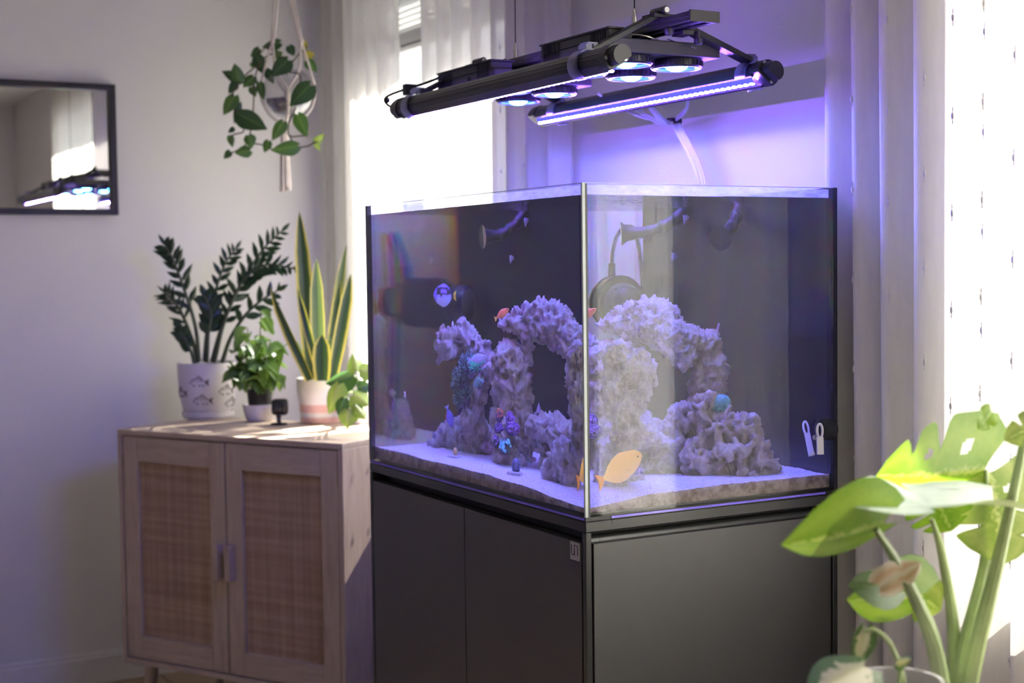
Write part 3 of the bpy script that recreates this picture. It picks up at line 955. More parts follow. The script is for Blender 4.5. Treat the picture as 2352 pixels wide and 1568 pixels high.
# ------------------------------------------------------------------ two long LED bars
def led_bar(x, z, y0, y1, tilt, label, cl):
    t = thing('led_bar', label, 'aquarium light', (x, (y0 + y1) / 2, z - 0.02), 'long LED bars')
    ct, stt = math.cos(tilt), math.sin(tilt)
    def rp(px, pz):
        return (x + px * ct - pz * stt, z + px * stt + pz * ct)
    # cross-section: ribbed half-round top, flat underside with a slot
    sec = []
    for k in range(25):
        a = math.radians(-25 + 230 * k / 24)
        r = 0.0235 - (0.0009 if k % 2 else 0.0)
        sec.append((r * math.cos(a), r * math.sin(a) * 0.92 + 0.002))
    sec += [(-0.0170, -0.0165), (-0.0125, -0.0165), (-0.0125, -0.0095), (0.0125, -0.0095), (0.0125, -0.0165), (0.0170, -0.0165)]
    mb = MB()
    n = len(sec)
    vs = []
    for yy in (y0 + 0.03, y1 - 0.03):
        for (a, b) in sec:
            q = rp(a, b)
            vs.append((q[0], yy, q[1]))
    fs = [(k, (k + 1) % n, n + (k + 1) % n, n + k) for k in range(n)]
    mb.add(vs, [tuple(reversed(f)) for f in fs])
    part('housing', mb, M_housing, t, angle=20)
    # moulded end caps
    for (ya, yb, yc) in ((y0 + 0.031, y0 + 0.008, y0 - 0.012), (y1 - 0.031, y1 - 0.008, y1 + 0.012)):
        cp = MB()
        vs = []
        cs = [(0.0255 * math.cos(math.radians(-35 + 250 * k / 17)), 0.0245 * math.sin(math.radians(-35 + 250 * k / 17)) + 0.001) for k in range(18)]
        m = len(cs)
        for yy, sc, dz in ((ya, 1.0, 0), (yb, 1.0, 0), (yb, 0.80, 0.002), (yc, 0.72, 0.003), (yc, 0.45, 0.004)):
            for (a, b) in cs:
                q = rp(a * sc, b * sc + dz)
                vs.append((q[0], yy, q[1]))
        fs = [(r * m + k, r * m + (k + 1) % m, (r + 1) * m + (k + 1) % m, (r + 1) * m + k) for r in range(4) for k in range(m)]
        fs += [tuple(range(m)), tuple(reversed(range(4 * m, 5 * m)))]
        cp.add(vs, fs if yb < ya else [tuple(reversed(f)) for f in fs])
        ce = part('end_cap', cp, M_housing, t)
        for (a, b) in ((0.0195, 0.010), (-0.0195, 0.010), (0.014, -0.009)):
            q = rp(a, b)
            d = -1 if yb < ya else 1
            part('screw', MB().tube([(q[0], yb - d * 0.001, q[1]), (q[0], yb + d * 0.0018, q[1])], 0.0036, 12), M_screw, ce)
    # glowing lens strip and the diodes on it
    lm = MB()
    q = []
    for k in range(7):
        a = math.radians(200 + 140 * k / 6)
        q.append(rp(0.0115 * math.cos(a), -0.0115 + 0.009 * math.sin(a)))
    m = len(q)
    vs = [(a, yy, b) for yy in (y0 + 0.034, y1 - 0.034) for (a, b) in q]
    lm.add(vs, [(k, m + k, m + k + 1, k + 1) for k in range(m - 1)])
    part('lens_strip', lm, M_strip, t, angle=180)
    dd = rp(0.0, -0.0205)
    dm = mesh_from(MB().ball((0, 0, 0), (0.0054, 0.0068, 0.0026), 8, 4), 'diode', (0, 0, 0))
    dm.materials.append(M_dot)
    nd = 46
    for k in range(nd):
        o = bpy.data.objects.new('diode', dm)
        o.location = Vector((dd[0], y0 + 0.042 + (y1 - y0 - 0.084) * k / (nd - 1), dd[1])) - Vector(t.location)
        link(o, t)
    # clear clamps, LED glow put into their blue tint
    for yc in cl:
        am = MB()
        vs = []
        ks = 22
        for yy in (yc - 0.015, yc + 0.015):
            for rr in (0.0262, 0.0290):
                for k in range(ks):
                    a = math.radians(-50 + 280 * k / (ks - 1))
                    p = rp(rr * math.cos(a), rr * math.sin(a) * 0.95 + 0.001)
                    vs.append((p[0], yy, p[1]))
        fs = []
        for k in range(ks - 1):
            fs += [(k, k + 1, 2 * ks + k + 1, 2 * ks + k), (ks + k + 1, ks + k, 3 * ks + k, 3 * ks + k + 1), (k + 1, k, ks + k, ks + k + 1), (2 * ks + k, 2 * ks + k + 1, 3 * ks + k + 1, 3 * ks + k)]
        am.add(vs, fs)
        s = 1 if x < XR else -1
        for e in (0.0, 0.016):
            am.box((x + s * e - 0.006, yc - 0.013, z + 0.029), (x + s * e + 0.006, yc + 0.013, z + 0.037))
        am.box((x - 0.010 + s * 0.008, yc - 0.013, z + 0.0372), (x + 0.010 + s * 0.008, yc + 0.013, z + 0.0402))
        part('clamp', am, M_acrylic, t, label='clear acrylic clamp tinted blue for the LED glow')
    return t
led_bar(0.100, 1.682, 0.035, 0.925, 0.5, 'long black ribbed LED bar over the front edge of the tank', (0.145, 0.845))
led_bar(0.470, 1.682, 0.085, 0.955, -0.62, 'long LED bar with a glowing violet strip on the window side', (0.145, 0.845))

# ------------------------------------------------------------------ cords
M_cord_black = plain('black_cord', (0.012, 0.012, 0.013), 0.5)
M_cord_white = plain('white_cord', (0.72, 0.72, 0.74), 0.45, var=0.05)
c1 = thing('power_cord', 'thin black cord looping off the far end of the front LED bar', 'cord', (0.10, 0.93, 1.66))
part('cable', MB().tube(spline([(0.10, 0.938, 1.682), (0.085, 0.965, 1.70), (0.085, 0.96, 1.715), (0.11, 0.90, 1.728), (0.13, 0.85, 1.735), (0.165, 0.80, 1.752), (0.21, 0.755, 1.766), (0.26, 0.72, 1.776)], 8), 0.0028, 8), M_cord_black, c1)
part('cord_joint', MB().ball((0.085, 0.962, 1.707), 0.007, 10, 8), M_cord_black, c1)
part('cable_clip', MB().box((0.098, 0.888, 1.712), (0.124, 0.905, 1.736)), M_cord_black, c1, bevel=0.001)
# bundle of pale cords behind the tank, tied with a black strap
cb = thing('cord_bundle', 'bundle of white cords tied with a black strap hanging behind the tank', 'cords', (0.60, 0.55, 1.30))
tie = Vector((0.6000, 0.5759, 1.6434))
ends = [(0.4500, 0.6525, 1.7047), (0.5000, 0.5280, 1.6703), (0.5000, 0.6112, 1.6789), (0.5000, 0.3865, 1.7221)]
low = [(0.6100, 0.5466, 1.5919), (0.6150, 0.5173, 1.5427), (0.6200, 0.5027, 1.4854), (0.6200, 0.4839, 1.3345)]
rnd = random.Random(4)
for e in ends:
    for k in range(3):
        d = Vector((rnd.uniform(-.006, .006), rnd.uniform(-.008, .008), rnd.uniform(-.005, .005)))
        e_ = Vector(e) + d
        mid = (e_ + tie) / 2 + Vector((0.01, 0, -0.020)) + d
        part('cable', MB().tube(spline([e_, mid, tie + d * 0.4], 6), 0.0028, 6), M_cord_white, cb)
for k in range(7):
    d = Vector((rnd.uniform(-.004, .004), (k - 3) * 0.0042, 0))
    part('cable', MB().tube(spline([tie + d * 0.8] + [Vector(q) + d for q in low], 6), 0.0026, 6), M_cord_white, cb)
part('strap', MB().lathe(tie - Vector((0, 0, 0.006)), [(0.0165, 0), (0.018, 0.006), (0.0165, 0.012)], 16), M_cord_black, cb)
wl = thing('wire_loop', 'coil of spare hanging wire tied at the near end of the rail', 'wire', (0.285, 0.2, 1.745))
lp = [Vector((0.27 + 0.05 * math.cos(a) , 0.215 + 0.035 * math.sin(a), 1.746 + 0.006 * math.sin(2 * a))) for a in [k * 2 * math.pi / 10 for k in range(11)]]
part('coil', MB().tube(spline(lp, 4), 0.0016, 6), M_steel, wl)
part('wire_tail', MB().tube([(0.31, 0.19, 1.748), (0.345, 0.148, 1.728)], 0.0011, 6), M_steel, wl)
for yy in (0.20,):
    part('knob', MB().lathe((0.335, 0.128, 1.731), [(0.004, 0.026), (0.004, 0.012), (0.0085, 0.011), (0.0085, 0.004), (0.006, 0.0)], 16), M_fixture, rl)
part('knob', MB().lathe((0.262, 0.118, 1.742), [(0.004, 0.022), (0.004, 0.012), (0.0085, 0.011), (0.0085, 0.004), (0.006, 0.0)], 16), M_fixture, rl)
# ================================================================== rattan cabinet in the corner
def oak_mat():
    m, nt, out = new_mat('pale_oak_veneer')
    p = principled(nt, out, (0.5, 0.38, 0.28), 0.5)
    f = tex_noise(nt, 7, 8, 0.65, (9, 9, 1.0), 0.4)
    nt.links.new(ramp(nt, f, [(0.3, (0.40, 0.305, 0.225)), (0.5, (0.50, 0.39, 0.295)), (0.72, (0.57, 0.455, 0.35))]), p.inputs['Base Color'])
    nt.links.new(bump(nt, f, 0.12, 0.001), p.inputs['Normal'])
    return m
def oak_h():
    m, nt, out = new_mat('pale_oak_veneer_across')
    p = principled(nt, out, (0.5, 0.38, 0.28), 0.5)
    f = tex_noise(nt, 7, 8, 0.65, (1.0, 9, 9), 0.4)
    nt.links.new(ramp(nt, f, [(0.3, (0.40, 0.305, 0.225)), (0.5, (0.50, 0.39, 0.295)), (0.72, (0.57, 0.455, 0.35))]), p.inputs['Base Color'])
    return m
def rattan_mat():
    m, nt, out = new_mat('woven_rattan')
    p = principled(nt, out, (0.5, 0.33, 0.2), 0.65)
    co = coords(nt)
    w1 = N(nt, 'ShaderNodeTexWave', wave_type='BANDS', bands_direction='X', Scale=95.0, Distortion=0.4)
    w2 = N(nt, 'ShaderNodeTexWave', wave_type='BANDS', bands_direction='Z', Scale=95.0, Distortion=0.4)
    nt.links.new(co, w1.inputs['Vector'])
    nt.links.new(co, w2.inputs['Vector'])
    mu = N(nt, 'ShaderNodeMath', operation='MAXIMUM')
    nt.links.new(w1.outputs['Fac'], mu.inputs[0])
    nt.links.new(w2.outputs['Fac'], mu.inputs[1])
    f1 = tex_noise(nt, 60, 2, 0.5, (1, 1, 0.03))
    f2 = tex_noise(nt, 60, 2, 0.5, (0.03, 1, 1))
    ad = N(nt, 'ShaderNodeMath', operation='ADD')
    nt.links.new(f1, ad.inputs[0])
    nt.links.new(f2, ad.inputs[1])
    hf = N(nt, 'ShaderNodeMath', operation='MULTIPLY')
    nt.links.new(ad.outputs[0], hf.inputs[0])
    hf.inputs[1].default_value = 0.5
    base = ramp(nt, hf.outputs[0], [(0.36, (0.36, 0.235, 0.15)), (0.52, (0.50, 0.345, 0.23)), (0.66, (0.60, 0.44, 0.31))])
    dk = N(nt, 'ShaderNodeMix', data_type='RGBA')
    mr = N(nt, 'ShaderNodeMapRange')
    mr.inputs[1].default_value, mr.inputs[2].default_value = 0.35, 0.8
    nt.links.new(mu.outputs[0], mr.inputs[0])
    nt.links.new(mr.outputs[0], dk.inputs[0])
    dk.inputs[6].default_value = (0.24, 0.15, 0.10, 1)
    nt.links.new(base, dk.inputs[7])
    nt.links.new(dk.outputs[2], p.inputs['Base Color'])
    nt.links.new(bump(nt, mu.outputs[0], 0.5, 0.0015), p.inputs['Normal'])
    return m
M_oak, M_oakh, M_rattan = oak_mat(), oak_h(), rattan_mat()
M_brass = plain('dull_brass_hinge', (0.35, 0.27, 0.16), 0.35, metal=0.8)
CW, CD, CZ0, CZ1 = 0.843, 0.400, 0.160, 0.861
CO = Vector((-0.214, 2.281, 0.0))              # front left corner
cab = thing('rattan_cabinet', 'pale oak cabinet with two woven rattan doors standing across the corner', 'cabinet', CO)
cab.rotation_euler = (0, 0, math.atan2(-0.869, 0.494))
# local frame: x along the front, y towards the back, z up
def cpart(name, mb, mat, bevel=0.0, parent=None, label=None):
    o = bpy.data.objects.new(name, mesh_from(mb, name, (0, 0, 0)))
    o.data.materials.append(mat)
    link(o, parent or cab)
    if bevel:
        add_bevel(o, bevel)
    if label:
        o['label'] = label
    return o
t = 0.016
cpart('top_board', MB().box((0, 0, CZ1 - t), (CW, CD, CZ1)), M_oakh, 0.0012)
cpart('bottom_board', MB().box((t + .0005, 0.0, CZ0), (CW - t - .0005, CD, CZ0 + t)), M_oakh, 0.0012)
cpart('side_board', MB().box((0, 0, CZ0), (t, CD, CZ1 - t - .0005)), M_oak, 0.0012)
cpart('side_board', MB().box((CW - t, 0, CZ0), (CW, CD, CZ1 - t - .0005)), M_oak, 0.0012)
cpart('back_board', MB().box((t, CD - 0.008, CZ0 + t), (CW - t, CD - 0.001, CZ1 - t)), M_oak)
dz0, dz1 = CZ0 + t + 0.004, CZ1 - t - 0.004
half = CW / 2
fw = 0.058
for k, (a, b) in enumerate(((t + 0.004, half - 0.0025), (half + 0.0025, CW - t - 0.004))):
    y0, y1 = 0.003, 0.021
    d = cpart('door', MB().box((a, y0, dz0), (a + fw, y1, dz1)).box((b - fw, y0, dz0), (b, y1, dz1)), M_oak, 0.0012)
    cpart('door_rail', MB().box((a + fw + .0004, y0, dz1 - 0.074), (b - fw - .0004, y1, dz1)), M_oakh, 0.0012, d)
    cpart('door_rail', MB().box((a + fw + .0004, y0, dz0), (b - fw - .0004, y1, dz0 + 0.066)), M_oakh, 0.0012, d)
    cpart('rattan_panel', MB().box((a + fw + .0004, y0 + 0.010, dz0 + 0.0664), (b - fw - .0004, y0 + 0.013, dz1 - 0.0744)), M_rattan, 0, d, 'finely woven rattan panel')
    hx = (b - 0.030) if k == 0 else (a + 0.010)
    cpart('handle', MB().box((hx, -0.024, 0.452), (hx + 0.020, y0 - .0004, 0.552)), M_oak, 0.0015, d, 'square oak bar handle')
    ex = a - 0.002 if k == 0 else b
    for z in (0.30, 0.745):
        cpart('hinge', MB().box((ex, 0.0015, z), (ex + 0.003, 0.006, z + 0.045)), M_brass, 0, d)
for (x, y) in ((0.065, 0.055), (CW - 0.065, 0.055), (0.065, CD - 0.055), (CW - 0.065, CD - 0.055)):
    sx = -1 if x < half else 1
    sy = -1 if y < CD / 2 else 1
    cpart('leg', MB().tube([(x, y, CZ0 - .0003), (x + sx * 0.012, y + sy * 0.012, 0.0)], [0.021, 0.014], 16), M_oak)

# ------------------------------------------------------------------ black-framed mirror
M_frame = plain('black_mirror_frame', (0.016, 0.015, 0.017), 0.45, var=0.1)
m_, nt_, out_ = new_mat('mirror_silver')
g_ = N(nt_, 'ShaderNodeBsdfGlossy', Roughness=0.0)
g_.inputs['Color'].default_value = (0.80, 0.80, 0.78, 1)
nt_.links.new(g_.outputs[0], out_.inputs['Surface'])
mr = thing('wall_mirror', 'rectangular wall mirror in a thin black frame', 'mirror', (-0.41, YW - 0.002, 1.51))
mx0, mx1, mz0, mz1, mf = -0.72, -0.102, 1.511, 1.926, 0.019
y0, y1 = YW - 0.034, YW - 0.002
part('frame_side', MB().box((mx0, y0, mz0), (mx0 + mf, y1, mz1)), M_frame, mr, bevel=0.001)
part('frame_side', MB().box((mx1 - mf, y0, mz0), (mx1, y1, mz1)), M_frame, mr, bevel=0.001)
part('frame_side', MB().box((mx0 + mf, y0, mz0), (mx1 - mf, y1, mz0 + mf)), M_frame, mr, bevel=0.001)
part('frame_side', MB().box((mx0 + mf, y0, mz1 - mf), (mx1 - mf, y1, mz1)), M_frame, mr, bevel=0.001)
part('mirror_glass', MB().box((mx0 + mf, y0 + 0.022, mz0 + mf), (mx1 - mf, y0 + 0.026, mz1 - mf)), m_, mr)
# ================================================================== life and gear inside the tank
def vcol_mat(name, rough=0.45, bscale=0.0, spec=0.4, sss=0.0):
    m, nt, out = new_mat(name)
    p = principled(nt, out, (1, 1, 1), rough, 0, spec)
    at = N(nt, 'ShaderNodeAttribute', attribute_name='paint')
    nt.links.new(at.outputs['Color'], p.inputs['Base Color'])
    if bscale:
        nt.links.new(bump(nt, tex_noise(nt, bscale, 3), 0.4, 0.001), p.inputs['Normal'])
    return m
M_fish = vcol_mat('fish_skin', 0.4, 500)
M_eye = plain('fish_eye', (0.01, 0.01, 0.015), 0.1)

def fish(label, nose, tail, height, width, paint, prof=None, up=(0, 0, 1), fins=True, finh=0.12, tailspan=1.0, cat='fish'):
    """one continuous body: lofted rings from nose to tail root, dorsal and belly fins drawn out of the rings, forked tail"""
    a, b = Vector(nose), Vector(tail)
    d = (b - a)
    ln = d.length
    d.normalize()
    u = Vector(up)
    u = (u - d * u.dot(d)).normalized()
    s = d.cross(u)
    prof = prof or [(0, 0.04), (0.06, 0.34), (0.15, 0.66), (0.28, 0.92), (0.42, 1.0), (0.58, 0.86), (0.72, 0.52), (0.82, 0.22), (0.88, 0.16)]
    nr, nk = 60, 40
    vs, cols, fs = [], [], []
    def put(x, y, z, f):
        q = a + d * (x * ln) + s * y + u * z
        vs.append(q)
        cols.append(paint(x, z / (height * 0.5), f))
    for i in range(nr + 1):
        x = 0.88 * i / nr
        h = interp(x, prof) * height * 0.5
        w = max(0.0012, (interp(x, prof) ** 0.8) * width * 0.5 * (1.0 if x < 0.5 else 1.0 - (x - 0.5) * 1.4))
        fin = 0.0
        if fins:
            fin = height * finh * math.exp(-((x - 0.58) / 0.24) ** 4) * (1 if x > 0.2 else 0.4)
        for k in range(nk):
            an = 2 * math.pi * k / nk
            cz, sy = math.cos(an), math.sin(an)
            z = h * cz
            y = w * sy
            tagf = 'body'
            if cz > 0.95:
                z += fin * (cz - 0.95) / 0.05
                tagf = 'dorsal' if cz > 0.98 else 'body'
            if cz < -0.95:
                z -= fin * 0.85 * (-cz - 0.95) / 0.05
                tagf = 'belly'
            put(x, y, z, tagf)
    for i in range(nr):
        for k in range(nk):
            k2 = (k + 1) % nk
            fs.append((i * nk + k, i * nk + k2, (i + 1) * nk + k2, (i + 1) * nk + k))
    fs.append(tuple(reversed(range(nk))))
    # tail fan grown from the last ring
    o = len(vs)
    th = height * 0.36 * tailspan
    tw = 0.0012
    tail_pts = [(0.875, 0.07 * height), (0.93, th * 0.62), (1.02, th), (0.985, 0.0), (1.02, -th), (0.93, -th * 0.62), (0.875, -0.07 * height)]
    for yy in (-tw, tw):
        for (x, z) in tail_pts:
            put(x, yy, z, 'tail')
    m = len(tail_pts)
    fs += [(o, o + 1, o + 3, o + 6), (o + 1, o + 2, o + 3), (o + 3, o + 4, o + 5), (o + 3, o + 5, o + 6)]
    fs += [(o + m + 6, o + m + 3, o + m + 1, o + m), (o + m + 3, o + m + 2, o + m + 1), (o + m + 5, o + m + 4, o + m + 3), (o + m + 6, o + m + 5, o + m + 3)]
    fs += [(o + k, o + m + k, o + m + (k + 1) % m, o + (k + 1) % m) for k in range(m)]
    base = (a + b) / 2 - Vector((0, 0, height * 0.5))
    me = mesh_from(MB().add(vs, fs), 'fish', base, 60)
    ca = me.color_attributes.new('paint', 'FLOAT_COLOR', 'POINT')
    for i, c in enumerate(cols[:len(me.vertices)]):
        ca.data[i].color = (c[0], c[1], c[2], 1)
    me.materials.append(M_fish)
    ob = bpy.data.objects.new('fish', me)
    ob.location = base
    link(ob)
    tag(ob, label, cat, 'fish in the aquarium')
    hx = 0.12
    w = (interp(hx, prof) ** 0.8) * width * 0.5
    for sg in (-1, 1):
        c = a + d * (hx * ln) + s * (sg * w * 0.93) + u * (height * 0.06)
        part('eye', MB().ball(c, max(0.0016, height * 0.04), 10, 6), M_eye, ob)
    # pectoral fins
    for sg in (-1, 1):
        c = a + d * (0.27 * ln) + s * (sg * width * 0.46) - u * (height * 0.08)
        e1 = c + d * (0.16 * ln) + s * (sg * width * 0.25) + u * (height * 0.04)
        e2 = c + d * (0.13 * ln) + s * (sg * width * 0.25) - u * (height * 0.14)
        n = (e1 - c).cross(e2 - c).normalized() * 0.0006
        f = part('pectoral_fin', MB().add([c + n, e1 + n, e2 + n, c - n, e1 - n, e2 - n], [(0, 1, 2), (5, 4, 3), (0, 3, 4, 1), (1, 4, 5, 2), (2, 5, 3, 0)]), M_fish, ob)
        ca = f.data.color_attributes.new('paint', 'FLOAT_COLOR', 'POINT')
        pc = paint(0.3, -0.1, 'pectoral')
        for q in ca.data:
            q.color = (pc[0], pc[1], pc[2], 1)
    return ob

def paint_tang(x, z, f):
    if f == 'tail':
        return (0.80, 0.62, 0.04) if x > 0.90 else (0.02, 0.02, 0.05)
    black, viol, white = (0.012, 0.012, 0.03), (0.35, 0.22, 0.95), (0.62, 0.66, 0.95)
    if f == 'pectoral':
        return (0.55, 0.45, 0.9)
    if z > 0.82 or f == 'dorsal':
        return viol if x < 0.72 else black
    if x > 0.80:
        return black
    # dark palette-shaped band with a violet oval in it
    if 0.10 < z < 0.82 and x > 0.14:
        if ((x - 0.47) / 0.17) ** 2 + ((z - 0.42) / 0.24) ** 2 < 1 and x < 0.60:
            return viol
        return black
    if 0.30 < x < 0.37 and z > -0.25:
        return black
    if x < 0.14:
        return viol
    if z < -0.2:
        return white
    return (0.50, 0.50, 0.95)
def flat_paint(body, belly, tailc, dors=None):
    def p(x, z, f):
        if f == 'tail':
            return tailc
        if f in ('dorsal',):
            return dors or body
        k = max(0, min(1, (0.3 - z)))
        return tuple(body[i] * (1 - k) + belly[i] * k for i in range(3))
    return p

round_prof = [(0, 0.10), (0.05, 0.48), (0.14, 0.80), (0.28, 1.0), (0.45, 1.0), (0.6, 0.84), (0.72, 0.55), (0.82, 0.22), (0.88, 0.14)]
tang_c = Vector((.214, .722, 1.269))
dv = Vector((0.76, -0.62, -0.02)).normalized()
fish('blue surgeonfish with black band and yellow tail swimming upper left', tang_c - dv * 0.036, tang_c + dv * 0.040, 0.042, 0.014, paint_tang, round_prof, tailspan=0.75)
fish('small orange anthias hovering above the tip of the arch', Vector((.232, .464, 1.245)), Vector((.208, .500, 1.224)), 0.015, 0.007, flat_paint((0.95, 0.28, 0.10), (0.95, 0.42, 0.16), (0.95, 0.55, 0.12)))
fish('yellow-orange tang near the sand behind the front corner', Vector((.168, .112, .992)), Vector((.066, .088, .952)), 0.044, 0.014, flat_paint((0.90, 0.48, 0.06), (0.88, 0.50, 0.10), (0.90, 0.33, 0.02)), round_prof)
fish('pale slim chromis seen end-on over the spiky ledge', Vector((0.1650, 0.6387, 1.2055)), Vector((0.1650, 0.6387, 1.2055)) + Vector((.028, .030, -.002)), 0.022, 0.008, flat_paint((0.85, 0.82, 0.95), (0.9, 0.86, 0.85), (0.9, 0.88, 0.9)))
fish('tiny pale chromis low at the far left', Vector((0.1400, 0.8479, 1.0490)), Vector((0.1400, 0.8479, 1.0490)) + Vector((.020, .022, 0)), 0.015, 0.005, flat_paint((0.8, 0.85, 0.98), (0.9, 0.9, 0.98), (0.9, 0.9, 0.95)))
pc_ = Vector((0.1950, 0.5619, 1.1433))
fish('pale violet damselfish above the green anemone', pc_ + Vector((.014, -.026, .003)), pc_ + Vector((-.014, .026, -.005)), 0.017, 0.007, flat_paint((0.62, 0.62, 0.95), (0.75, 0.70, 0.9), (0.7, 0.7, 0.95)))
oc_ = Vector((0.2700, 0.7520, 1.0060))
fish('violet fish edged in orange hiding behind the low rock', oc_ + Vector((.004, -.006, -.024)), oc_ + Vector((-.006, .010, .022)), 0.024, 0.009, flat_paint((0.30, 0.22, 0.75), (0.35, 0.28, 0.8), (0.65, 0.62, 0.95), (0.95, 0.30, 0.05)), up=(-0.4, 0.9, 0.3))

# ------------------------------------------------------------------ corals
def tentacles(name, mat, parent, c, r, n, ln, seed, rad=0.0008, dirv=(0, 0, 1), spread=1.0):
    rnd = random.Random(seed)
    mb = MB()
    dv = Vector(dirv).normalized()
    for i in range(n):
        v = Vector((rnd.gauss(0, 1), rnd.gauss(0, 1), rnd.gauss(0, 1))).normalized()
        v = (v * spread + dv).normalized()
        b = Vector(c) + Vector((v.x * r[0], v.y * r[1], v.z * r[2])) * rnd.uniform(0.4, 0.85)
        e = b + v * ln * rnd.uniform(0.7, 1.1)
        m = (b + e) / 2 + Vector((rnd.uniform(-1, 1), rnd.uniform(-1, 1), rnd.uniform(-1, 1))) * ln * 0.10
        mb.tube([b, m, e], [rad, rad * 0.9, rad * 1.15], 4)
    o = part(name, mb, mat, parent, angle=180)
    o['kind'] = 'stuff'
    return o
M_anem = plain('dusky_green_tentacle', (0.085, 0.13, 0.115), 0.5, var=0.35, vscale=70)
M_anem_tip = plain('pale_tentacle_tip', (0.30, 0.55, 0.46), 0.5, var=0.2, vscale=60)
M_neon = plain('neon_green_tentacle', (0.10, 0.85, 0.42), 0.5, var=0.2, vscale=60)
M_cbase = plain('coral_tissue', (0.16, 0.13, 0.20), 0.6, var=0.3)
an = thing('anemone_coral', 'bushy dusky green anemone coral on the left rock column', 'coral', (0.2550, 0.6756, 1.0368))
ac = [Vector((0.2450, 0.6421, 1.1129)), Vector((0.2350, 0.6643, 1.0825)), Vector((0.2400, 0.6620, 1.0493))]
bm_ = MB()
for c in ac:
    bm_.ball(c, (0.022, 0.022, 0.020), 10, 8)
part('base', bm_, M_cbase, an)
for k, (c, r) in enumerate(zip(ac, ((0.024, 0.024, 0.026), (0.026, 0.026, 0.026), (0.024, 0.024, 0.024)))):
    tentacles('tentacles', M_anem, an, c, r, 300, 0.021, 20 + k, dirv=(-0.4, 0.1, 0.35))
    tentacles('tentacles', M_anem_tip, an, c, r, 110, 0.023, 30 + k, dirv=(-0.4, 0.1, 0.5))
for lab, q, r, sd in (('bright neon green coral tuft below the pale fish', (0.2250, 0.5890, 1.1198), 0.016, 41), ('small green coral tuft at the right of the dusky anemone', (0.2100, 0.5693, 1.0855), 0.011, 42)):
    t2 = thing('coral_tuft', lab, 'coral', Vector(q) - Vector((0, 0, r)))
    part('base', MB().ball(q, r * 0.7, 10, 8), M_cbase, t2)
    tentacles('tentacles', M_neon if sd == 41 else M_anem_tip, t2, q, (r, r, r), 120, r * 1.1, sd, dirv=(-0.3, 0, 0.6))

M_zoap = plain('purple_polyp', (0.42, 0.20, 0.62), 0.5, var=0.35, vscale=120)
M_zoac = plain('turquoise_polyp', (0.25, 0.78, 0.78), 0.4, var=0.3, vscale=160)
M_zoao = plain('rust_polyp', (0.62, 0.20, 0.10), 0.5, var=0.35, vscale=120)
M_dpurple = plain('dark_purple_crust', (0.16, 0.07, 0.22), 0.7, var=0.7, vscale=140, bscale=220, bstr=1.0, bdist=0.006)
M_dark = plain('dark_coral_tissue', (0.05, 0.06, 0.07), 0.5, var=0.3)
def polyps(parent, mat, cs, r, n, seed, dirv=(-0.55, -0.65, 0.4), pr=0.0028, spread=0.8):
    rnd = random.Random(seed)
    dv = Vector(dirv).normalized()
    for i in range(n):
        c, rr = rnd.choice(cs)
        v = Vector((rnd.gauss(0, 1), rnd.gauss(0, 1), rnd.gauss(0, 1))).normalized() * spread + dv
        v.normalize()
        b = Vector(c) + Vector((v.x * rr[0], v.y * rr[1], v.z * rr[2])) * 0.97
        k = pr * rnd.uniform(0.8, 1.2)
        part('polyp', MB().lathe(b, [(k * 0.5, -k), (k * 0.6, 0.3 * k), (k, 0.9 * k), (k * 0.75, 1.15 * k), (k * 0.3, 0.75 * k)], 8, axis=v), mat, parent)
pz = thing('polyp_colony', 'mound of purple and rust polyps on top of the front rock', 'coral', (0.2050, 0.4540, 0.9987))
pcs = [(Vector((0.2050, 0.4796, 1.0050)), (0.020, 0.020, 0.013)), (Vector((0.2050, 0.4317, 1.0094)), (0.022, 0.022, 0.015)), (Vector((0.2100, 0.4458, 1.0252)), (0.014, 0.014, 0.018))]
pro = [(Vector((0.2050, 0.4826, 1.0284)), (0.012, 0.012, 0.017))]
bm_ = MB()
for c, r in pcs + pro:
    bm_.ball(c, r, 12, 8)
part('base', bm_, M_dpurple, pz)
polyps(pz, M_zoap, pcs, None, 110, 5, pr=0.0020)
polyps(pz, M_zoao, pro, None, 30, 6, pr=0.0022, dirv=(-0.4, -0.4, 0.8))
tz = thing('turquoise_polyps', 'cluster of turquoise polyps on the front rock just above the sand', 'coral', (0.1700, 0.4332, 0.9588))
tcc = Vector((0.1780, 0.4398, 0.9742))
part('base', MB().ball(tcc, (0.018, 0.018, 0.017), 12, 8), M_dark, tz)
polyps(tz, M_zoac, [(tcc, (0.018, 0.018, 0.017))], None, 18, 8, pr=0.0042, spread=0.85, dirv=(-0.7, -0.6, 0.35))
dz = thing('dark_polyps', 'small dark violet polyp patch left of the turquoise polyps', 'coral', (0.1800, 0.4779, 0.9712))
dcc = Vector((0.1820, 0.4794, 0.9805))
part('base', MB().ball(dcc, (0.010, 0.010, 0.014), 12, 8), M_dark, dz)
polyps(dz, M_zoap, [(dcc, (0.010, 0.010, 0.014))], None, 16, 9, pr=0.0024)

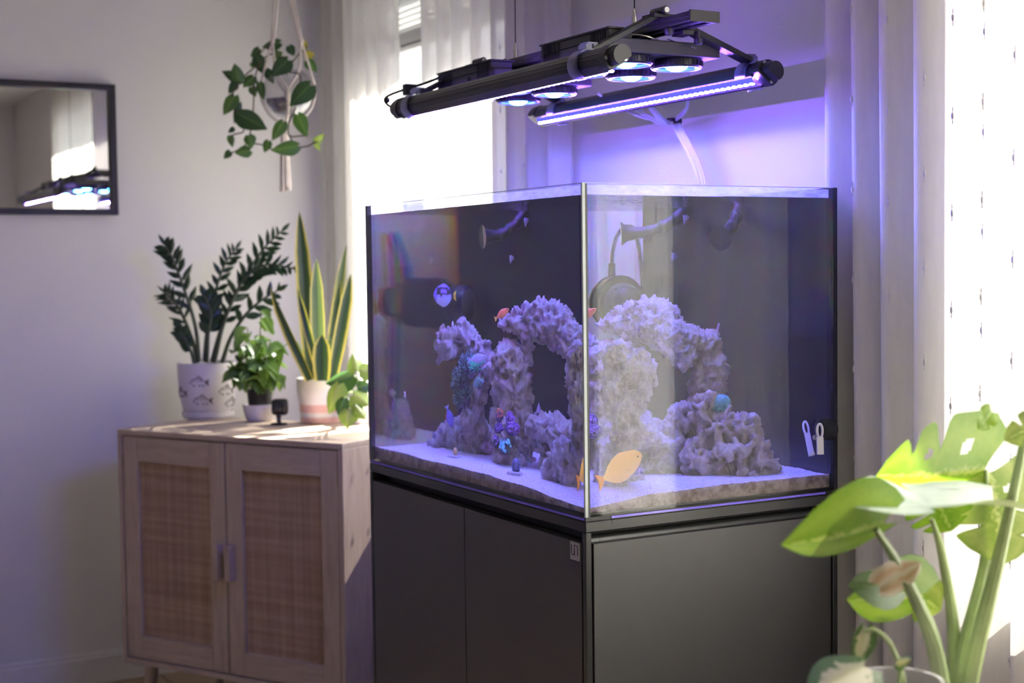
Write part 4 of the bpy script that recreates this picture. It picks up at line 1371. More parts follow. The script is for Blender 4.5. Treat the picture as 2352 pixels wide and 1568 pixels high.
M_brain = plain('brain_coral', (0.12, 0.42, 0.36), 0.6, var=0.5, vscale=220, bscale=320, bstr=1.0, bdist=0.003)
M_plug = plain('pale_frag_plug', (0.66, 0.62, 0.64), 0.7, var=0.1)
bc = thing('brain_coral', 'round green brain coral on a plug between block and honeycomb rock', 'coral', (0.3927, 0.2100, 1.0472))
bcc = Vector((0.3929, 0.2100, 1.0662))
part('dome', MB().lathe(bcc - Vector((0, 0, 0.016)), [(0.014, 0), (0.019, 0.004), (0.0215, 0.012), (0.021, 0.020), (0.0175, 0.027), (0.011, 0.031), (0.003, 0.032)], 28), M_brain, bc)
part('plug', MB().lathe(bcc - Vector((0, 0, 0.026)), [(0.013, 0), (0.015, 0.009), (0.0145, 0.0095)], 20), M_plug, bc)
fc = thing('frag_stick', 'thin brown coral stick on a dark plug atop the square rock block', 'coral', (0.4473, 0.3350, 1.1823))
fcc = Vector((0.4473, 0.3350, 1.1849))
part('plug', MB().lathe(fcc - Vector((0, 0, 0.004)), [(0.006, -0.006), (0.006, 0), (0.011, 0.001), (0.0115, 0.005), (0.005, 0.006)], 20), M_dark, fc)
part('branch', MB().tube([fcc + Vector((0, 0, 0.002)), fcc + Vector((0.004, 0.002, 0.014)), fcc + Vector((0.009, 0.003, 0.028))], [0.0034, 0.003, 0.0022], 10), plain('brown_coral_stick', (0.34, 0.20, 0.24), 0.6, var=0.3, vscale=200, bscale=500, bdist=0.002), fc)
sq = MB()
for lab, q, m_, r in (('square frag tile with an ochre lump lying on the left sand', (0.1460, 0.6121, 0.9380), plain('ochre_coral', (0.55, 0.40, 0.14), 0.6, var=0.3, vscale=150), 0.008), ('square frag tile with a dark knob lying on the front sand', (0.1106, 0.3325, 0.9360), plain('grey_violet_coral', (0.16, 0.16, 0.24), 0.6, var=0.6, vscale=150), 0.013)):
    c = Vector(q)
    c.z = sand_z(c.x, c.y)
    t2 = thing('frag_tile', lab, 'frag', c, 'frag tiles on the sand')
    part('tile', MB().obox(c + Vector((-0.020, -0.018, -0.001)), (0.034, 0.012, 0), (-0.012, 0.034, 0), (0, 0, 0.006)), M_plug, t2, bevel=0.001)
    part('coral_knob', MB().ball(c + Vector((-0.004, 0.004, 0.005 + r * 0.8)), (r, r, r * 1.15), 14, 10), m_, t2)

# ------------------------------------------------------------------ snails
M_snail = plain('striped_snail_shell', (0.34, 0.26, 0.34), 0.45, var=0.45, vscale=260)
def snail(label, base, axis, h, r):
    t = thing('snail', label, 'snail', base, 'snails in the aquarium')
    prof = [(r, 0.0)]
    for k in range(5):
        f0 = 1 - k / 5
        prof += [(r * (f0 + 0.02), h * (k + 0.35) / 5), (r * (f0 - 0.14), h * (k + 0.95) / 5)]
    prof += [(r * 0.03, h)]
    part('shell', MB().lathe(base, prof, 14, axis=axis), M_snail, t, angle=60)
    part('foot', MB().ball(Vector(base), (r * 0.8, r * 0.8, r * 0.35), 10, 6), M_dark, t)
snail('cone-shaped snail on the left end of the flat layered rock', (0.2650, 0.3837, 1.0432), (0, 0, 1), 0.020, 0.0085)
snail('small snail on the black back panel, middle height', (0.5350, 0.7123, 1.3495), (-0.5, 0, -0.85), 0.016, 0.008)
snail('small snail high on the black back panel', (0.5350, 0.6533, 1.4297), (-0.3, 0, -0.95), 0.018, 0.008)
for lab, q in (('round snail at the left foot of the low rock', (0.2000, 0.7903, 0.9458)), ('round snail beside the low rock, second from the left', (0.2200, 0.7810, 0.9632)), ('banded snail on the slope of the low rock', (0.2350, 0.7656, 0.9737))):
    snail(lab, q, (-0.5, -0.2, 0.5), 0.012, 0.008)

# ------------------------------------------------------------------ feeding clip, nozzles, pump
M_clip = plain('white_plastic_clip', (0.80, 0.78, 0.82), 0.4, var=0.04)
M_mag = plain('black_magnet', (0.012, 0.012, 0.014), 0.4)
cl = thing('feeding_clip', 'white plastic clip held by a black magnet near the back panel', 'clip', (0.5200, 0.0497, 0.9690))
def clip_leg(p0, p1, w):
    mb = MB()
    a, b = Vector(p0), Vector(p1)
    d = (b - a).normalized()
    sd = Vector((0.9, -0.44, 0)).normalized()
    sd = (sd - d * sd.dot(d)).normalized()
    n = d.cross(sd).normalized()
    pts = []
    for k in range(18):
        an_ = 2 * math.pi * k / 18
        pts.append((w * 0.42 * math.cos(an_), (0.013 + 0.013 * math.sin(an_))))
    loop = [a + sd * x + d * y for x, y in pts]
    mb.tube(loop + [loop[0]], 0.0024, 6, cap=False)
    mb.obox(a + d * 0.024 - sd * w * 0.5 - n * 0.003, (b - a) - d * 0.024, sd * w, n * 0.006)
    return mb
part('jaw', clip_leg((0.5000, 0.0397, 1.0338), (0.5000, 0.0102, 0.9724), 0.012), M_clip, cl, bevel=0.0008)
part('jaw', clip_leg((0.5000, -0.0123, 1.0335), (0.5000, -0.0139, 0.9773), 0.012), M_clip, cl, bevel=0.0008)
part('spring', MB().lathe((0.4980, -0.0028, 1.0073), [(0.0045, -0.004), (0.0045, 0.004)], 14, axis=(-0.4, -0.9, 0)), M_steel, cl)
mq = Vector((0.5250, 0.0061, 1.0203))
part('magnet', MB().lathe(mq, [(0.021, 0.018), (0.021, -0.006), (0.018, -0.010), (0.010, -0.012)], 24, axis=(1, 0, 0)), M_mag, cl)

M_nozzle = plain('black_ball_joint_pipe', (0.014, 0.013, 0.018), 0.35, var=0.1)
def nozzle(label, root, knees, mouth, flare):
    t = thing('return_nozzle', label, 'nozzle', root, 'ball-jointed return nozzles')
    pts = [Vector(root)] + [Vector(k) for k in knees]
    for i in range(len(pts) - 1):
        part('segment', MB().tube([pts[i], pts[i] * 0.5 + pts[i + 1] * 0.5, pts[i + 1]], [0.0125, 0.0115, 0.0145], 16), M_nozzle, t)
        part('ball_joint', MB().ball(pts[i + 1], 0.0148, 14, 10), M_nozzle, t)
    e = pts[-1]
    m = Vector(mouth)
    part('flared_mouth', MB().tube([e, e * 0.6 + m * 0.4, e * 0.2 + m * 0.8, m, m + (e - m) * 0.05], [0.013, 0.012, 0.017, flare, flare * 0.8], 18), M_nozzle, t)
nozzle('ball-jointed black return nozzle on the back panel near the far end', (.545, .665, 1.452), [(.520, .672, 1.425), (.490, .683, 1.408), (.463, .695, 1.397)], (.405, .719, 1.394), 0.026)
nozzle('ball-jointed black return nozzle on the back panel near the middle', (.546, .41, 1.448), [(.527, .392, 1.422), (.505, .372, 1.402)], (.455, .327, 1.378), 0.026)

pm = thing('wave_pump', 'black round wave pump gripping the far end pane with a cord', 'pump', (.487, .89, 1.185))
M_pump = plain('black_pump_body', (0.014, 0.014, 0.016), 0.35, var=0.1)
pcx, pcz = 0.487, 1.245
part('dry_motor', MB().lathe((pcx + 0.01, TL + 0.0005, pcz), [(0.046, 0.0), (0.058, 0.006), (0.060, 0.030), (0.057, 0.052), (0.044, 0.066), (0.040, 0.072), (0.034, 0.092), (0.020, 0.096)], 36, axis=(0, 1, 0)), M_pump, pm)
wet = part('wet_grille', MB().lathe((pcx - 0.005, TL - TH - 0.0005, pcz), [(0.044, 0.0), (0.044, -0.020), (0.036, -0.038), (0.018, -0.048), (0.002, -0.050)], 32, axis=(0, 1, 0)), M_pump, pm)
for k in range(8):
    z = -0.030 + 0.0086 * k
    hw = math.sqrt(max(0.0, 0.042 ** 2 - z * z))
    part('grille_bar', MB().box((pcx - 0.005 - hw, TL - TH - 0.030, pcz + z), (pcx - 0.005 + hw, TL - TH - 0.0265, pcz + z + 0.002)), M_nozzle, wet)
for yy in (0.912, 0.938):
    part('band', MB().lathe((pcx + 0.01, yy, pcz), [(0.0605, 0), (0.0615, 0.0015), (0.0605, 0.003)], 36, axis=(0, 1, 0)), M_nozzle, pm)
part('strain_relief', MB().tube([(pcx + 0.014, 0.955, pcz + 0.050), (pcx + 0.016, 0.957, pcz + 0.088)], [0.0085, 0.0075], 14), M_pump, pm)
part('cord', MB().tube(spline([(pcx + 0.016, 0.957, pcz + 0.085), (pcx + 0.022, 0.962, pcz + 0.115), (pcx + 0.042, 0.975, pcz + 0.150), (pcx + 0.075, 0.99, pcz + 0.172), (pcx + 0.11, 1.0, pcz + 0.150), (pcx + 0.125, 1.0, pcz + 0.0), (pcx + 0.125, 1.0, pcz - 0.5)], 8), 0.0042, 8), M_pump, pm)
# ================================================================== plants on the cabinet and in the macrame hanger
CZ = CZ1 + 0.0005
VIEW = Vector((-0.487, -0.872, 0.05))           # from the corner towards the room
M_pot_white = plain('white_glazed_pot', (0.78, 0.74, 0.77), 0.35, var=0.03)
M_pot_pink = plain('pink_glazed_band', (0.74, 0.46, 0.44), 0.4, var=0.05)
M_soil = plain('potting_soil', (0.035, 0.026, 0.02), 0.95, var=0.5, vscale=200, bscale=300, bstr=0.8, bdist=0.003)
M_fishink = plain('dark_brown_glaze_drawing', (0.07, 0.045, 0.05), 0.5)
M_black_pot = plain('black_nursery_pot', (0.015, 0.015, 0.017), 0.45)
M_zz = leaf_mat('zz_leaf', [(0.0, (0.045, 0.085, 0.035)), (0.15, (0.020, 0.050, 0.022)), (1.0, (0.015, 0.040, 0.018))], trans=0.10, rough=0.28)
M_zzstem = plain('zz_stem', (0.055, 0.075, 0.040), 0.5, var=0.3)
M_basil = leaf_mat('basil_leaf', [(0.0, (0.26, 0.38, 0.11)), (0.3, (0.15, 0.27, 0.07)), (1.0, (0.11, 0.22, 0.055))], trans=0.3, rough=0.35)
M_basil_l = leaf_mat('young_basil_leaf', [(0.0, (0.30, 0.46, 0.12)), (1.0, (0.17, 0.33, 0.07))], trans=0.35, rough=0.35)
M_gstem = plain('green_stem', (0.16, 0.24, 0.07), 0.5, var=0.2)
M_snake = leaf_mat('snake_plant_blade', [(0.0, (0.028, 0.060, 0.030)), (0.5, (0.045, 0.085, 0.040)), (0.66, (0.06, 0.10, 0.045)), (0.74, (0.55, 0.47, 0.10)), (1.0, (0.66, 0.56, 0.14))], trans=0.12, rough=0.4, nscale=40, namt=0.22)
M_snake_l = leaf_mat('pale_snake_plant_blade', [(0.0, (0.11, 0.17, 0.085)), (0.6, (0.15, 0.21, 0.11)), (0.76, (0.20, 0.26, 0.12)), (0.84, (0.60, 0.54, 0.20)), (1.0, (0.68, 0.60, 0.22))], trans=0.15, rough=0.4, nscale=40, namt=0.3)
M_pothos = leaf_mat('pothos_leaf', [(0.0, (0.10, 0.20, 0.06)), (0.12, (0.035, 0.095, 0.03)), (1.0, (0.03, 0.08, 0.025))], trans=0.18, rough=0.32)
M_pothos_m = leaf_mat('mid_green_pothos_leaf', [(0.0, (0.20, 0.32, 0.09)), (0.15, (0.09, 0.20, 0.05)), (1.0, (0.07, 0.16, 0.045))], trans=0.25, rough=0.32)
M_pothos_l = leaf_mat('lime_pothos_leaf', [(0.0, (0.50, 0.60, 0.22)), (0.3, (0.36, 0.50, 0.13)), (1.0, (0.30, 0.46, 0.11))], trans=0.4, rough=0.35)
M_pothos_y = leaf_mat('yellow_pothos_leaf', [(0.0, (0.55, 0.48, 0.10)), (1.0, (0.42, 0.38, 0.07))], trans=0.3, rough=0.4)
M_vine = plain('brown_vine', (0.10, 0.085, 0.045), 0.6, var=0.3)

LM_heart = leaf_mesh('heart_leaf', 'heart', 8, 10, cup=0.18, droop=0.14, lobe=0.16)
LM_heart2 = leaf_mesh('heart_leaf_folded', 'heart', 8, 10, cup=0.55, droop=0.25, lobe=0.14)
LM_zz = leaf_mesh('zz_leaflet', 'zz', 4, 7, cup=0.25, droop=0.06)
LM_basil = leaf_mesh('basil_leaf', 'oval', 6, 9, cup=-0.45, droop=0.30)
LM_blade = leaf_mesh('snake_blade', 'blade', 12, 16, cup=-0.5, droop=0.0)
LM_blade2 = leaf_mesh('snake_blade_twisted', 'blade', 12, 16, cup=-0.6, droop=0.03, twist=0.7)

def pot_profile(r0, r1, h, wall=0.006, foot=0.004):
    return [(0.0005, 0.0), (r0 * 0.92, 0.0), (r0, foot), (r1, h - 0.003), (r1, h), (r1 - wall, h), (r1 - wall, h - 0.02), (0.0005, h - 0.022)]

# ------------------------------------------------------------------ ZZ plant in the fish pot
zb = Vector((0.1199, 2.4575, 0.8610))
zz = thing('zz_plant', 'dark green zz plant in a white pot painted with small fish', 'potted plant', (zb.x, zb.y, CZ))
part('saucer', MB().lathe((zb.x, zb.y, CZ), [(0.001, 0), (0.076, 0), (0.082, 0.006), (0.083, 0.022), (0.078, 0.022), (0.077, 0.010), (0.001, 0.008)], 40), M_pot_white, zz)
pp = [(0.0005, 0.0), (0.066, 0.0), (0.076, 0.014), (0.086, 0.05), (0.092, 0.105), (0.093, 0.165), (0.087, 0.1655), (0.085, 0.15), (0.001, 0.148)]
pt = part('pot', MB().lathe((zb.x, zb.y, CZ + 0.011), pp, 48), M_pot_white, zz)
part('soil', MB().lathe((zb.x, zb.y, CZ + 0.161), [(0.0005, 0.0), (0.084, 0.0), (0.083, 0.004), (0.0005, 0.008)], 32), M_soil, zz)
def pot_radius(h):
    return interp(h, [(0.0, 0.066), (0.014, 0.076), (0.05, 0.086), (0.105, 0.092), (0.165, 0.093)])
def draw_fish(mb, az, h, size, flip):
    """a little carp drawn on the curved pot: dorsal outline, dots and forked tail"""
    def on(u, v):
        hh = h + v * size
        r = pot_radius(hh) + 0.0006
        a = az + u * size / r
        return Vector((zb.x + r * math.cos(a), zb.y + r * math.sin(a), CZ + 0.011 + hh))
    def line(pts, w):
        q = [on(u * flip, v) for u, v in pts]
        mb.tube(q, w, 4)
    line([(-0.5, 0.0), (-0.35, 0.16), (-0.1, 0.24), (0.15, 0.18), (0.36, 0.05)], 0.0012)
    line([(-0.12, 0.25), (0.0, 0.36), (0.14, 0.22)], 0.0016)
    for u in (-0.3, -0.1, 0.08):
        line([(u, 0.12), (u + 0.08, 0.10)], 0.0014)
    for u in (-0.28, 0.02, 0.2):
        line([(u - 0.03, -0.10), (u + 0.06, -0.16)], 0.0020)
    line([(-0.5, 0.0), (-0.38, -0.06)], 0.0010)
    line([(0.34, 0.05), (0.52, 0.16)], 0.0022)
    line([(0.34, 0.03), (0.50, -0.12)], 0.0022)
    line([(0.40, 0.04), (0.50, 0.02)], 0.0016)
caz = math.atan2(-0.872, -0.487)
fd = MB()
for da, h, fl in ((-0.08, 0.105, 1), (0.02, 0.047, 1), (-0.95, 0.070, 1), (0.95, 0.075, 1), (1.30, 0.035, 1), (2.2, 0.09, 1), (3.1, 0.05, 1), (-1.9, 0.09, 1)):
    draw_fish(fd, caz + da, h, 0.062, fl)
pf = part('painted_fish', fd, M_fishink, pt, label='small dark fish drawings')
pf['kind'] = 'stuff'
rnd = random.Random(77)
def zz_stem(px, n, lw, ll, start=0.35, seed=0, flat=0.4):
    rn = random.Random(seed)
    pts = spline([Vector(q) for q in px], 10)
    m = len(pts)
    part('stem', MB().tube(pts, [0.0065 * (1 - 0.75 * i / (m - 1)) + 0.001 for i in range(m)], 8), M_zzstem, zz)
    for i in range(n):
        f = start + (0.985 - start) * i / (n - 1)
        k = f * (m - 1)
        a = pts[min(int(k), m - 2)]
        b = pts[min(int(k) + 1, m - 1)]
        p = a.lerp(b, k - int(k))
        d = (b - a).normalized()
        sd = d.cross(VIEW).normalized() * (1 if i % 2 else -1)
        dirv = (d * 0.75 + sd * (0.75 + rn.uniform(-.15, .15)) + VIEW * rn.uniform(-flat, flat * 1.2)).normalized()
        sc = 1.0 - 0.45 * max(0, (f - 0.75) / 0.25)
        place_leaf(LM_zz, M_zz, zz, p, p + dirv * ll * sc * rn.uniform(0.85, 1.12), lw * sc, VIEW + sd * 0.5 + Vector((0, 0, 0.4)))
    d = (pts[-1] - pts[-2]).normalized()
    place_leaf(LM_zz, M_zz, zz, pts[-1], pts[-1] + d * ll * 0.7, lw * 0.7, VIEW)
zz_stem([(0.0825, 2.4140, 1.0433), (0.0747, 2.4252, 1.1600), (0.0435, 2.4503, 1.2907), (0.0164, 2.4599, 1.3732), (-0.0028, 2.4624, 1.4075)], 20, 0.019, 0.062, 0.34, 1)
zz_stem([(0.1023, 2.4235, 1.0420), (0.1157, 2.4319, 1.1378), (0.1417, 2.4341, 1.2477), (0.1759, 2.4310, 1.3440), (0.2109, 2.4249, 1.3962)], 18, 0.018, 0.052, 0.36, 2)
zz_stem([(0.1144, 2.3858, 1.0434), (0.1431, 2.3659, 1.1527), (0.1923, 2.3352, 1.2750), (0.2503, 2.2988, 1.3830), (0.3054, 2.2615, 1.4472)], 24, 0.019, 0.058, 0.25, 3)
zz_stem([(0.1148, 2.3649, 1.0417), (0.1410, 2.3369, 1.1673), (0.1870, 2.2977, 1.2888), (0.2479, 2.2463, 1.3446), (0.3233, 2.1827, 1.3299)], 24, 0.021, 0.060, 0.36, 4, 0.8)
zz_stem([(0.0841, 2.4335, 1.0395), (0.0742, 2.4642, 1.1174), (0.0523, 2.5020, 1.2002), (0.0310, 2.5370, 1.2419), (0.0171, 2.5561, 1.2601)], 16, 0.013, 0.056, 0.38, 5)
zz_stem([(0.1334, 2.3442, 1.0419), (0.1542, 2.3164, 1.1199), (0.1924, 2.2787, 1.1916), (0.2291, 2.2400, 1.2345), (0.2693, 2.2089, 1.2636)], 9, 0.024, 0.058, 0.4, 6)
zz_stem([(0.0717, 2.4299, 1.0361), (0.0646, 2.4359, 1.0706), (0.0480, 2.4476, 1.1120), (0.0290, 2.4605, 1.1508)], 10, 0.026, 0.04, 0.4, 7)
zz_stem([(0.0973, 2.3850, 1.0414), (0.1012, 2.3774, 1.1264), (0.1093, 2.3712, 1.1946), (0.0934, 2.3787, 1.2493)], 14, 0.030, 0.058, 0.35, 8)

# ------------------------------------------------------------------ basil
bb = Vector((0.2224, 2.2531, 0.8610))
bs = thing('basil_plant', 'bushy green basil in a black nursery pot set in a white ribbed pot', 'potted plant', (bb.x, bb.y, CZ))
wp = MB().lathe((bb.x, bb.y, CZ), pot_profile(0.042, 0.054, 0.052, 0.004), 48)
for k in range(32):
    a = 2 * math.pi * k / 32
    r0, r1 = 0.0425, 0.0525
    wp.tube([(bb.x + r0 * math.cos(a), bb.y + r0 * math.sin(a), CZ + 0.005), (bb.x + r1 * math.cos(a), bb.y + r1 * math.sin(a), CZ + 0.046)], 0.0018, 4)
part('ribbed_pot', wp, M_pot_white, bs)
part('inner_pot', MB().lathe((bb.x, bb.y, CZ + 0.033), [(0.0005, 0), (0.034, 0), (0.040, 0.060), (0.042, 0.061), (0.042, 0.066), (0.037, 0.066), (0.036, 0.05), (0.0005, 0.048)], 32), M_black_pot, bs)
part('soil', MB().lathe((bb.x, bb.y, CZ + 0.083), [(0.0005, 0.0), (0.0365, 0.0), (0.0005, 0.006)], 24), M_soil, bs)
rn = random.Random(12)
stems = [(600, 708, 4.40), (572, 755, 4.42), (560, 800, 4.40), (625, 780, 4.45), (660, 790, 4.38), (540, 840, 4.40), (590, 790, 4.34), (640, 830, 4.36), (615, 840, 4.34), (575, 850, 4.34)]
tips = [(0.2014, 2.1633, 1.2071), (0.1757, 2.2204, 1.1533), (0.1456, 2.2100, 1.0802), (0.2508, 2.2218, 1.1105), (0.2610, 2.1237, 1.1006), (0.1231, 2.2199, 1.0354), (0.1709, 2.1292, 1.1169), (0.2351, 2.1127, 1.0572), (0.1889, 2.0919, 1.0446), (0.1407, 2.1183, 1.0349), (0.1781, 2.1184, 1.0017), (0.1305, 2.1909, 1.0022), (0.2344, 2.1329, 1.0033)]
for i, tp in enumerate(tips):
    tp = Vector(tp)
    rt = Vector((bb.x + rn.uniform(-.02, .02), bb.y + rn.uniform(-.02, .02), CZ + 0.085))
    pts = spline([rt, rt.lerp(tp, 0.5) + Vector((0, 0, 0.02)), tp], 8)
    part('stem', MB().tube(pts, [0.0028 - 0.0012 * k / (len(pts) - 1) for k in range(len(pts))], 6), M_gstem, bs)
    n = 9 if i < 6 else 11
    for k in range(n):
        f = 0.35 + 0.65 * k / (n - 1)
        if i == 0 and f < 0.6:
            continue
        p = pts[int(f * (len(pts) - 1))]
        a = rn.uniform(0, 6.28)
        dv = Vector((math.cos(a), math.sin(a), rn.uniform(-0.75, 0.15))).normalized()
        ll = rn.uniform(0.044, 0.070)
        place_leaf(LM_basil, M_basil_l if (tp.z - CZ > 0.17 and rn.random() < 0.6) else M_basil, bs, p, p + dv * ll, ll * 0.66, Vector((0, 0, 1)) + VIEW * rn.uniform(0.1, 0.8))

# ------------------------------------------------------------------ little security camera
sb_ = Vector((0.2308, 2.1090, 0.8610))
sc_ = thing('security_camera', 'small black cube camera on a round foot beside the basil', 'camera', (sb_.x, sb_.y, CZ))
M_cam = plain('black_camera_shell', (0.012, 0.012, 0.014), 0.35)
part('foot', MB().lathe((sb_.x, sb_.y, CZ), [(0.0005, 0), (0.026, 0), (0.0265, 0.003), (0.022, 0.0055), (0.007, 0.007), (0.006, 0.020), (0.009, 0.023), (0.006, 0.030), (0.0005, 0.031)], 28), M_cam, sc_)
hd = part('head', MB().obox(Vector((sb_.x, sb_.y, CZ + 0.027)) + Vector((0.0134, -0.0238, 0)) * -1 + Vector((0.487, 0.872, 0)) * -0.016, Vector((0.873, -0.488, 0)) * 0.049, Vector((0.488, 0.873, 0)) * 0.034, (0, 0, 0.050)), M_cam, sc_, bevel=0.010)
lc = Vector((sb_.x, sb_.y, CZ + 0.052)) + Vector((0.873, -0.488, 0)) * -0.002 - Vector((0.488, 0.873, 0)) * 0.016
part('lens', MB().lathe(lc, [(0.0005, 0.004), (0.012, 0.004), (0.013, 0.0), (0.009, -0.001), (0.0005, 0.0)], 24, axis=(0.488, 0.873, 0)), plain('camera_lens_glass', (0.02, 0.02, 0.03), 0.08), sc_)

# ------------------------------------------------------------------ snake plant
nb = Vector((0.3610, 2.0898, 0.8610))
sn = thing('snake_plant', 'tall yellow-edged snake plant in a white pot with a pink band', 'potted plant', (nb.x, nb.y, CZ))
part('pot_foot', MB().lathe((nb.x, nb.y, CZ), [(0.0005, 0), (0.060, 0), (0.064, 0.004), (0.0645, 0.020), (0.0005, 0.020)], 40), M_pot_pink, sn)
part('pot_band', MB().lathe((nb.x, nb.y, CZ + 0.0203), [(0.0005, 0), (0.0648, 0), (0.0655, 0.014), (0.0005, 0.014)], 40), M_pot_white, sn)
part('pot_band', MB().lathe((nb.x, nb.y, CZ + 0.0346), [(0.0005, 0), (0.066, 0), (0.0670, 0.024), (0.0005, 0.024)], 40), M_pot_pink, sn, label='glossy pink band round the pot')
part('pot', MB().lathe((nb.x, nb.y, CZ + 0.0589), [(0.0005, 0), (0.0675, 0), (0.072, 0.020), (0.0755, 0.074), (0.074, 0.078), (0.069, 0.078), (0.068, 0.070), (0.0005, 0.069)], 44), M_pot_white, sn)
part('soil', MB().lathe((nb.x, nb.y, CZ + 0.127), [(0.0005, 0.003), (0.066, 0.003), (0.0005, 0.008)], 28), M_soil, sn)
for (b0, t0, w, mm, msh, nr) in (
        ((0.3140, 2.0422, 0.9970), (0.3199, 2.1376, 1.5074), 0.052, M_snake, LM_blade, (0.1, 0, 0)),
        ((0.3220, 1.9920, 0.9997), (0.3164, 1.9934, 1.3625), 0.046, M_snake_l, LM_blade, (-0.2, 0, 0)),
        ((0.3421, 2.0038, 1.0006), (0.4581, 2.1003, 1.4054), 0.032, M_snake_l, LM_blade2, (0.4, 0, 0)),
        ((0.3428, 1.9575, 1.0008), (0.4116, 1.9604, 1.3160), 0.042, M_snake, LM_blade, (0.3, 0, 0)),
        ((0.2876, 1.9884, 1.0016), (0.1792, 2.0196, 1.2835), 0.036, M_snake, LM_blade2, (-0.3, 0, 0)),
        ((0.3046, 1.9446, 1.0035), (0.2457, 1.9705, 1.2761), 0.026, M_snake, LM_blade, (-0.5, 0, 0)),
        ((0.3004, 1.9239, 1.0024), (0.3005, 1.9204, 1.1380), 0.056, M_snake, LM_blade, (0, 0, 0)),
        ((0.3540, 2.0198, 0.9964), (0.4135, 2.0501, 1.2991), 0.034, M_snake, LM_blade, (0.2, 0, 0))):
    place_leaf(msh, mm, sn, b0, t0, w, VIEW + Vector(nr), zs=w * 1.0)

# ------------------------------------------------------------------ small lime pothos at the right end
pb = Vector((0.4416, 1.9857, 0.8610))
po = thing('pothos_plant', 'small lime green trailing pothos in a white pot beside the tank', 'potted plant', (pb.x, pb.y, CZ))
part('pot', MB().lathe((pb.x, pb.y, CZ), pot_profile(0.034, 0.045, 0.075, 0.004), 36), M_pot_white, po)
part('soil', MB().lathe((pb.x, pb.y, CZ + 0.058), [(0.0005, 0.0), (0.039, 0.0), (0.0005, 0.006)], 24), M_soil, po)
pc0 = Vector((pb.x, pb.y, CZ + 0.065))
for (b0, t0, w, mm) in (
        ((0.3292, 1.7601, 1.0260), (0.2522, 1.7796, 1.0162), 0.070, M_pothos_m), ((0.3284, 1.7386, 1.0422), (0.3296, 1.7639, 1.0953), 0.050, M_pothos_l), ((0.3233, 1.6957, 1.0448), (0.3597, 1.6756, 1.0503), 0.060, M_pothos_l),
        ((0.2763, 1.7425, 1.0050), (0.2345, 1.7272, 0.9313), 0.060, M_pothos_l), ((0.2961, 1.6841, 0.9798), (0.3221, 1.6453, 0.9569), 0.068, M_pothos_l), ((0.2741, 1.6711, 0.9395), (0.2604, 1.6531, 0.8935), 0.060, M_pothos_l),
        ((0.2723, 1.6967, 0.9680), (0.2473, 1.6854, 0.9278), 0.045, M_pothos_m), ((0.3152, 1.6974, 0.9962), (0.3454, 1.6812, 1.0079), 0.055, M_pothos_m), ((0.2903, 1.6627, 0.9513), (0.3054, 1.6295, 0.9192), 0.04, M_pothos_l)):
    bv = Vector(b0)
    part('stem', MB().tube(spline([pc0, pc0.lerp(bv, 0.5) + Vector((0, 0, 0.025)), bv], 6), 0.0022, 6), M_gstem, po)
    place_leaf(LM_heart2, mm, po, b0, t0, w, Vector((0, 0, 0.6)) + VIEW)

# ------------------------------------------------------------------ hanging plant
hc = Vector((0.2956, 2.1492, 1.8659))
hp = thing('hanging_plant', 'trailing pothos in a glass globe hung in a cream macrame hanger', 'hanging plant', hc - Vector((0, 0, 0.085)))
M_rope = plain('cream_cotton_cord', (0.78, 0.70, 0.62), 0.9, var=0.08, bscale=600, bstr=0.6, bdist=0.001)
M_globe = thin_glass('grey_glass_globe', (0.80, 0.80, 0.83), 2.2)
R = 0.079
gp = [(0.0005, -R * 0.98)]
for k in range(1, 15):
    a = math.radians(-90 + 145 * k / 14)
    gp.append((R * math.cos(a), R * math.sin(a)))
gp += [(R * math.cos(math.radians(55)) - 0.004, R * math.sin(math.radians(55)))]
part('glass_globe', MB().lathe(hc, gp, 36), M_globe, hp)
part('soil', MB().lathe(hc, [(0.0005, -0.068), (0.040, -0.062), (0.060, -0.040), (0.066, -0.026), (0.066, -0.022), (0.0005, -0.018)], 28), plain('grey_roots_and_pebbles', (0.26, 0.25, 0.27), 0.5, var=0.8, vscale=70), hp)
topk = hc + Vector((-0.012, 0, 0.43))
M_loop = []
for k in range(4):
    a = math.radians(25 + 90 * k)
    e = Vector((math.cos(a), math.sin(a), 0))
    kn = hc + e * 0.060 + Vector((0, 0, 0.148))
    top = topk + e * 0.012
    hang = Vector((top.x, top.y, ZC - 0.06))
    for s in (-1, 1):
        sd = Vector((-e.y, e.x, 0)) * s
        part('cord', MB().tube(spline([kn + sd * 0.004, (kn + top) / 2 + sd * 0.007 - e * 0.004, top + sd * 0.003], 6), 0.0034, 7), M_rope, hp)
        kn2a = a + s * math.radians(45)
        e2 = Vector((math.cos(kn2a), math.sin(kn2a), 0))
        part('cord', MB().tube(spline([kn, hc + (e * 0.6 + e2 * 0.5).normalized() * 0.078 + Vector((0, 0, 0.055)), hc + e2 * (R + 0.004) + Vector((0, 0, -0.004)), hc + e2 * 0.060 + Vector((0, 0, -0.062)), hc + e2 * 0.008 + Vector((-0.012, 0, -0.098))], 6), 0.0034, 7), M_rope, hp)
    part('knot', MB().ball(kn, (0.0075, 0.0075, 0.011), 10, 8), M_rope, hp)
    part('cord', MB().tube([top, hang], 0.0045, 7), M_rope, hp)
part('knot', MB().ball(topk, (0.020, 0.020, 0.016), 12, 8), M_rope, hp)
part('ceiling_hook', MB().tube([topk + Vector((0, 0, ZC - 0.07 - topk.z)), Vector((topk.x, topk.y, ZC - 0.0005))], 0.006, 8), M_steel, hp)
tk0 = hc + Vector((-0.014, 0, -0.102))
part('knot', MB().ball(tk0, (0.014, 0.014, 0.016), 12, 8), M_rope, hp)
rn = random.Random(31)
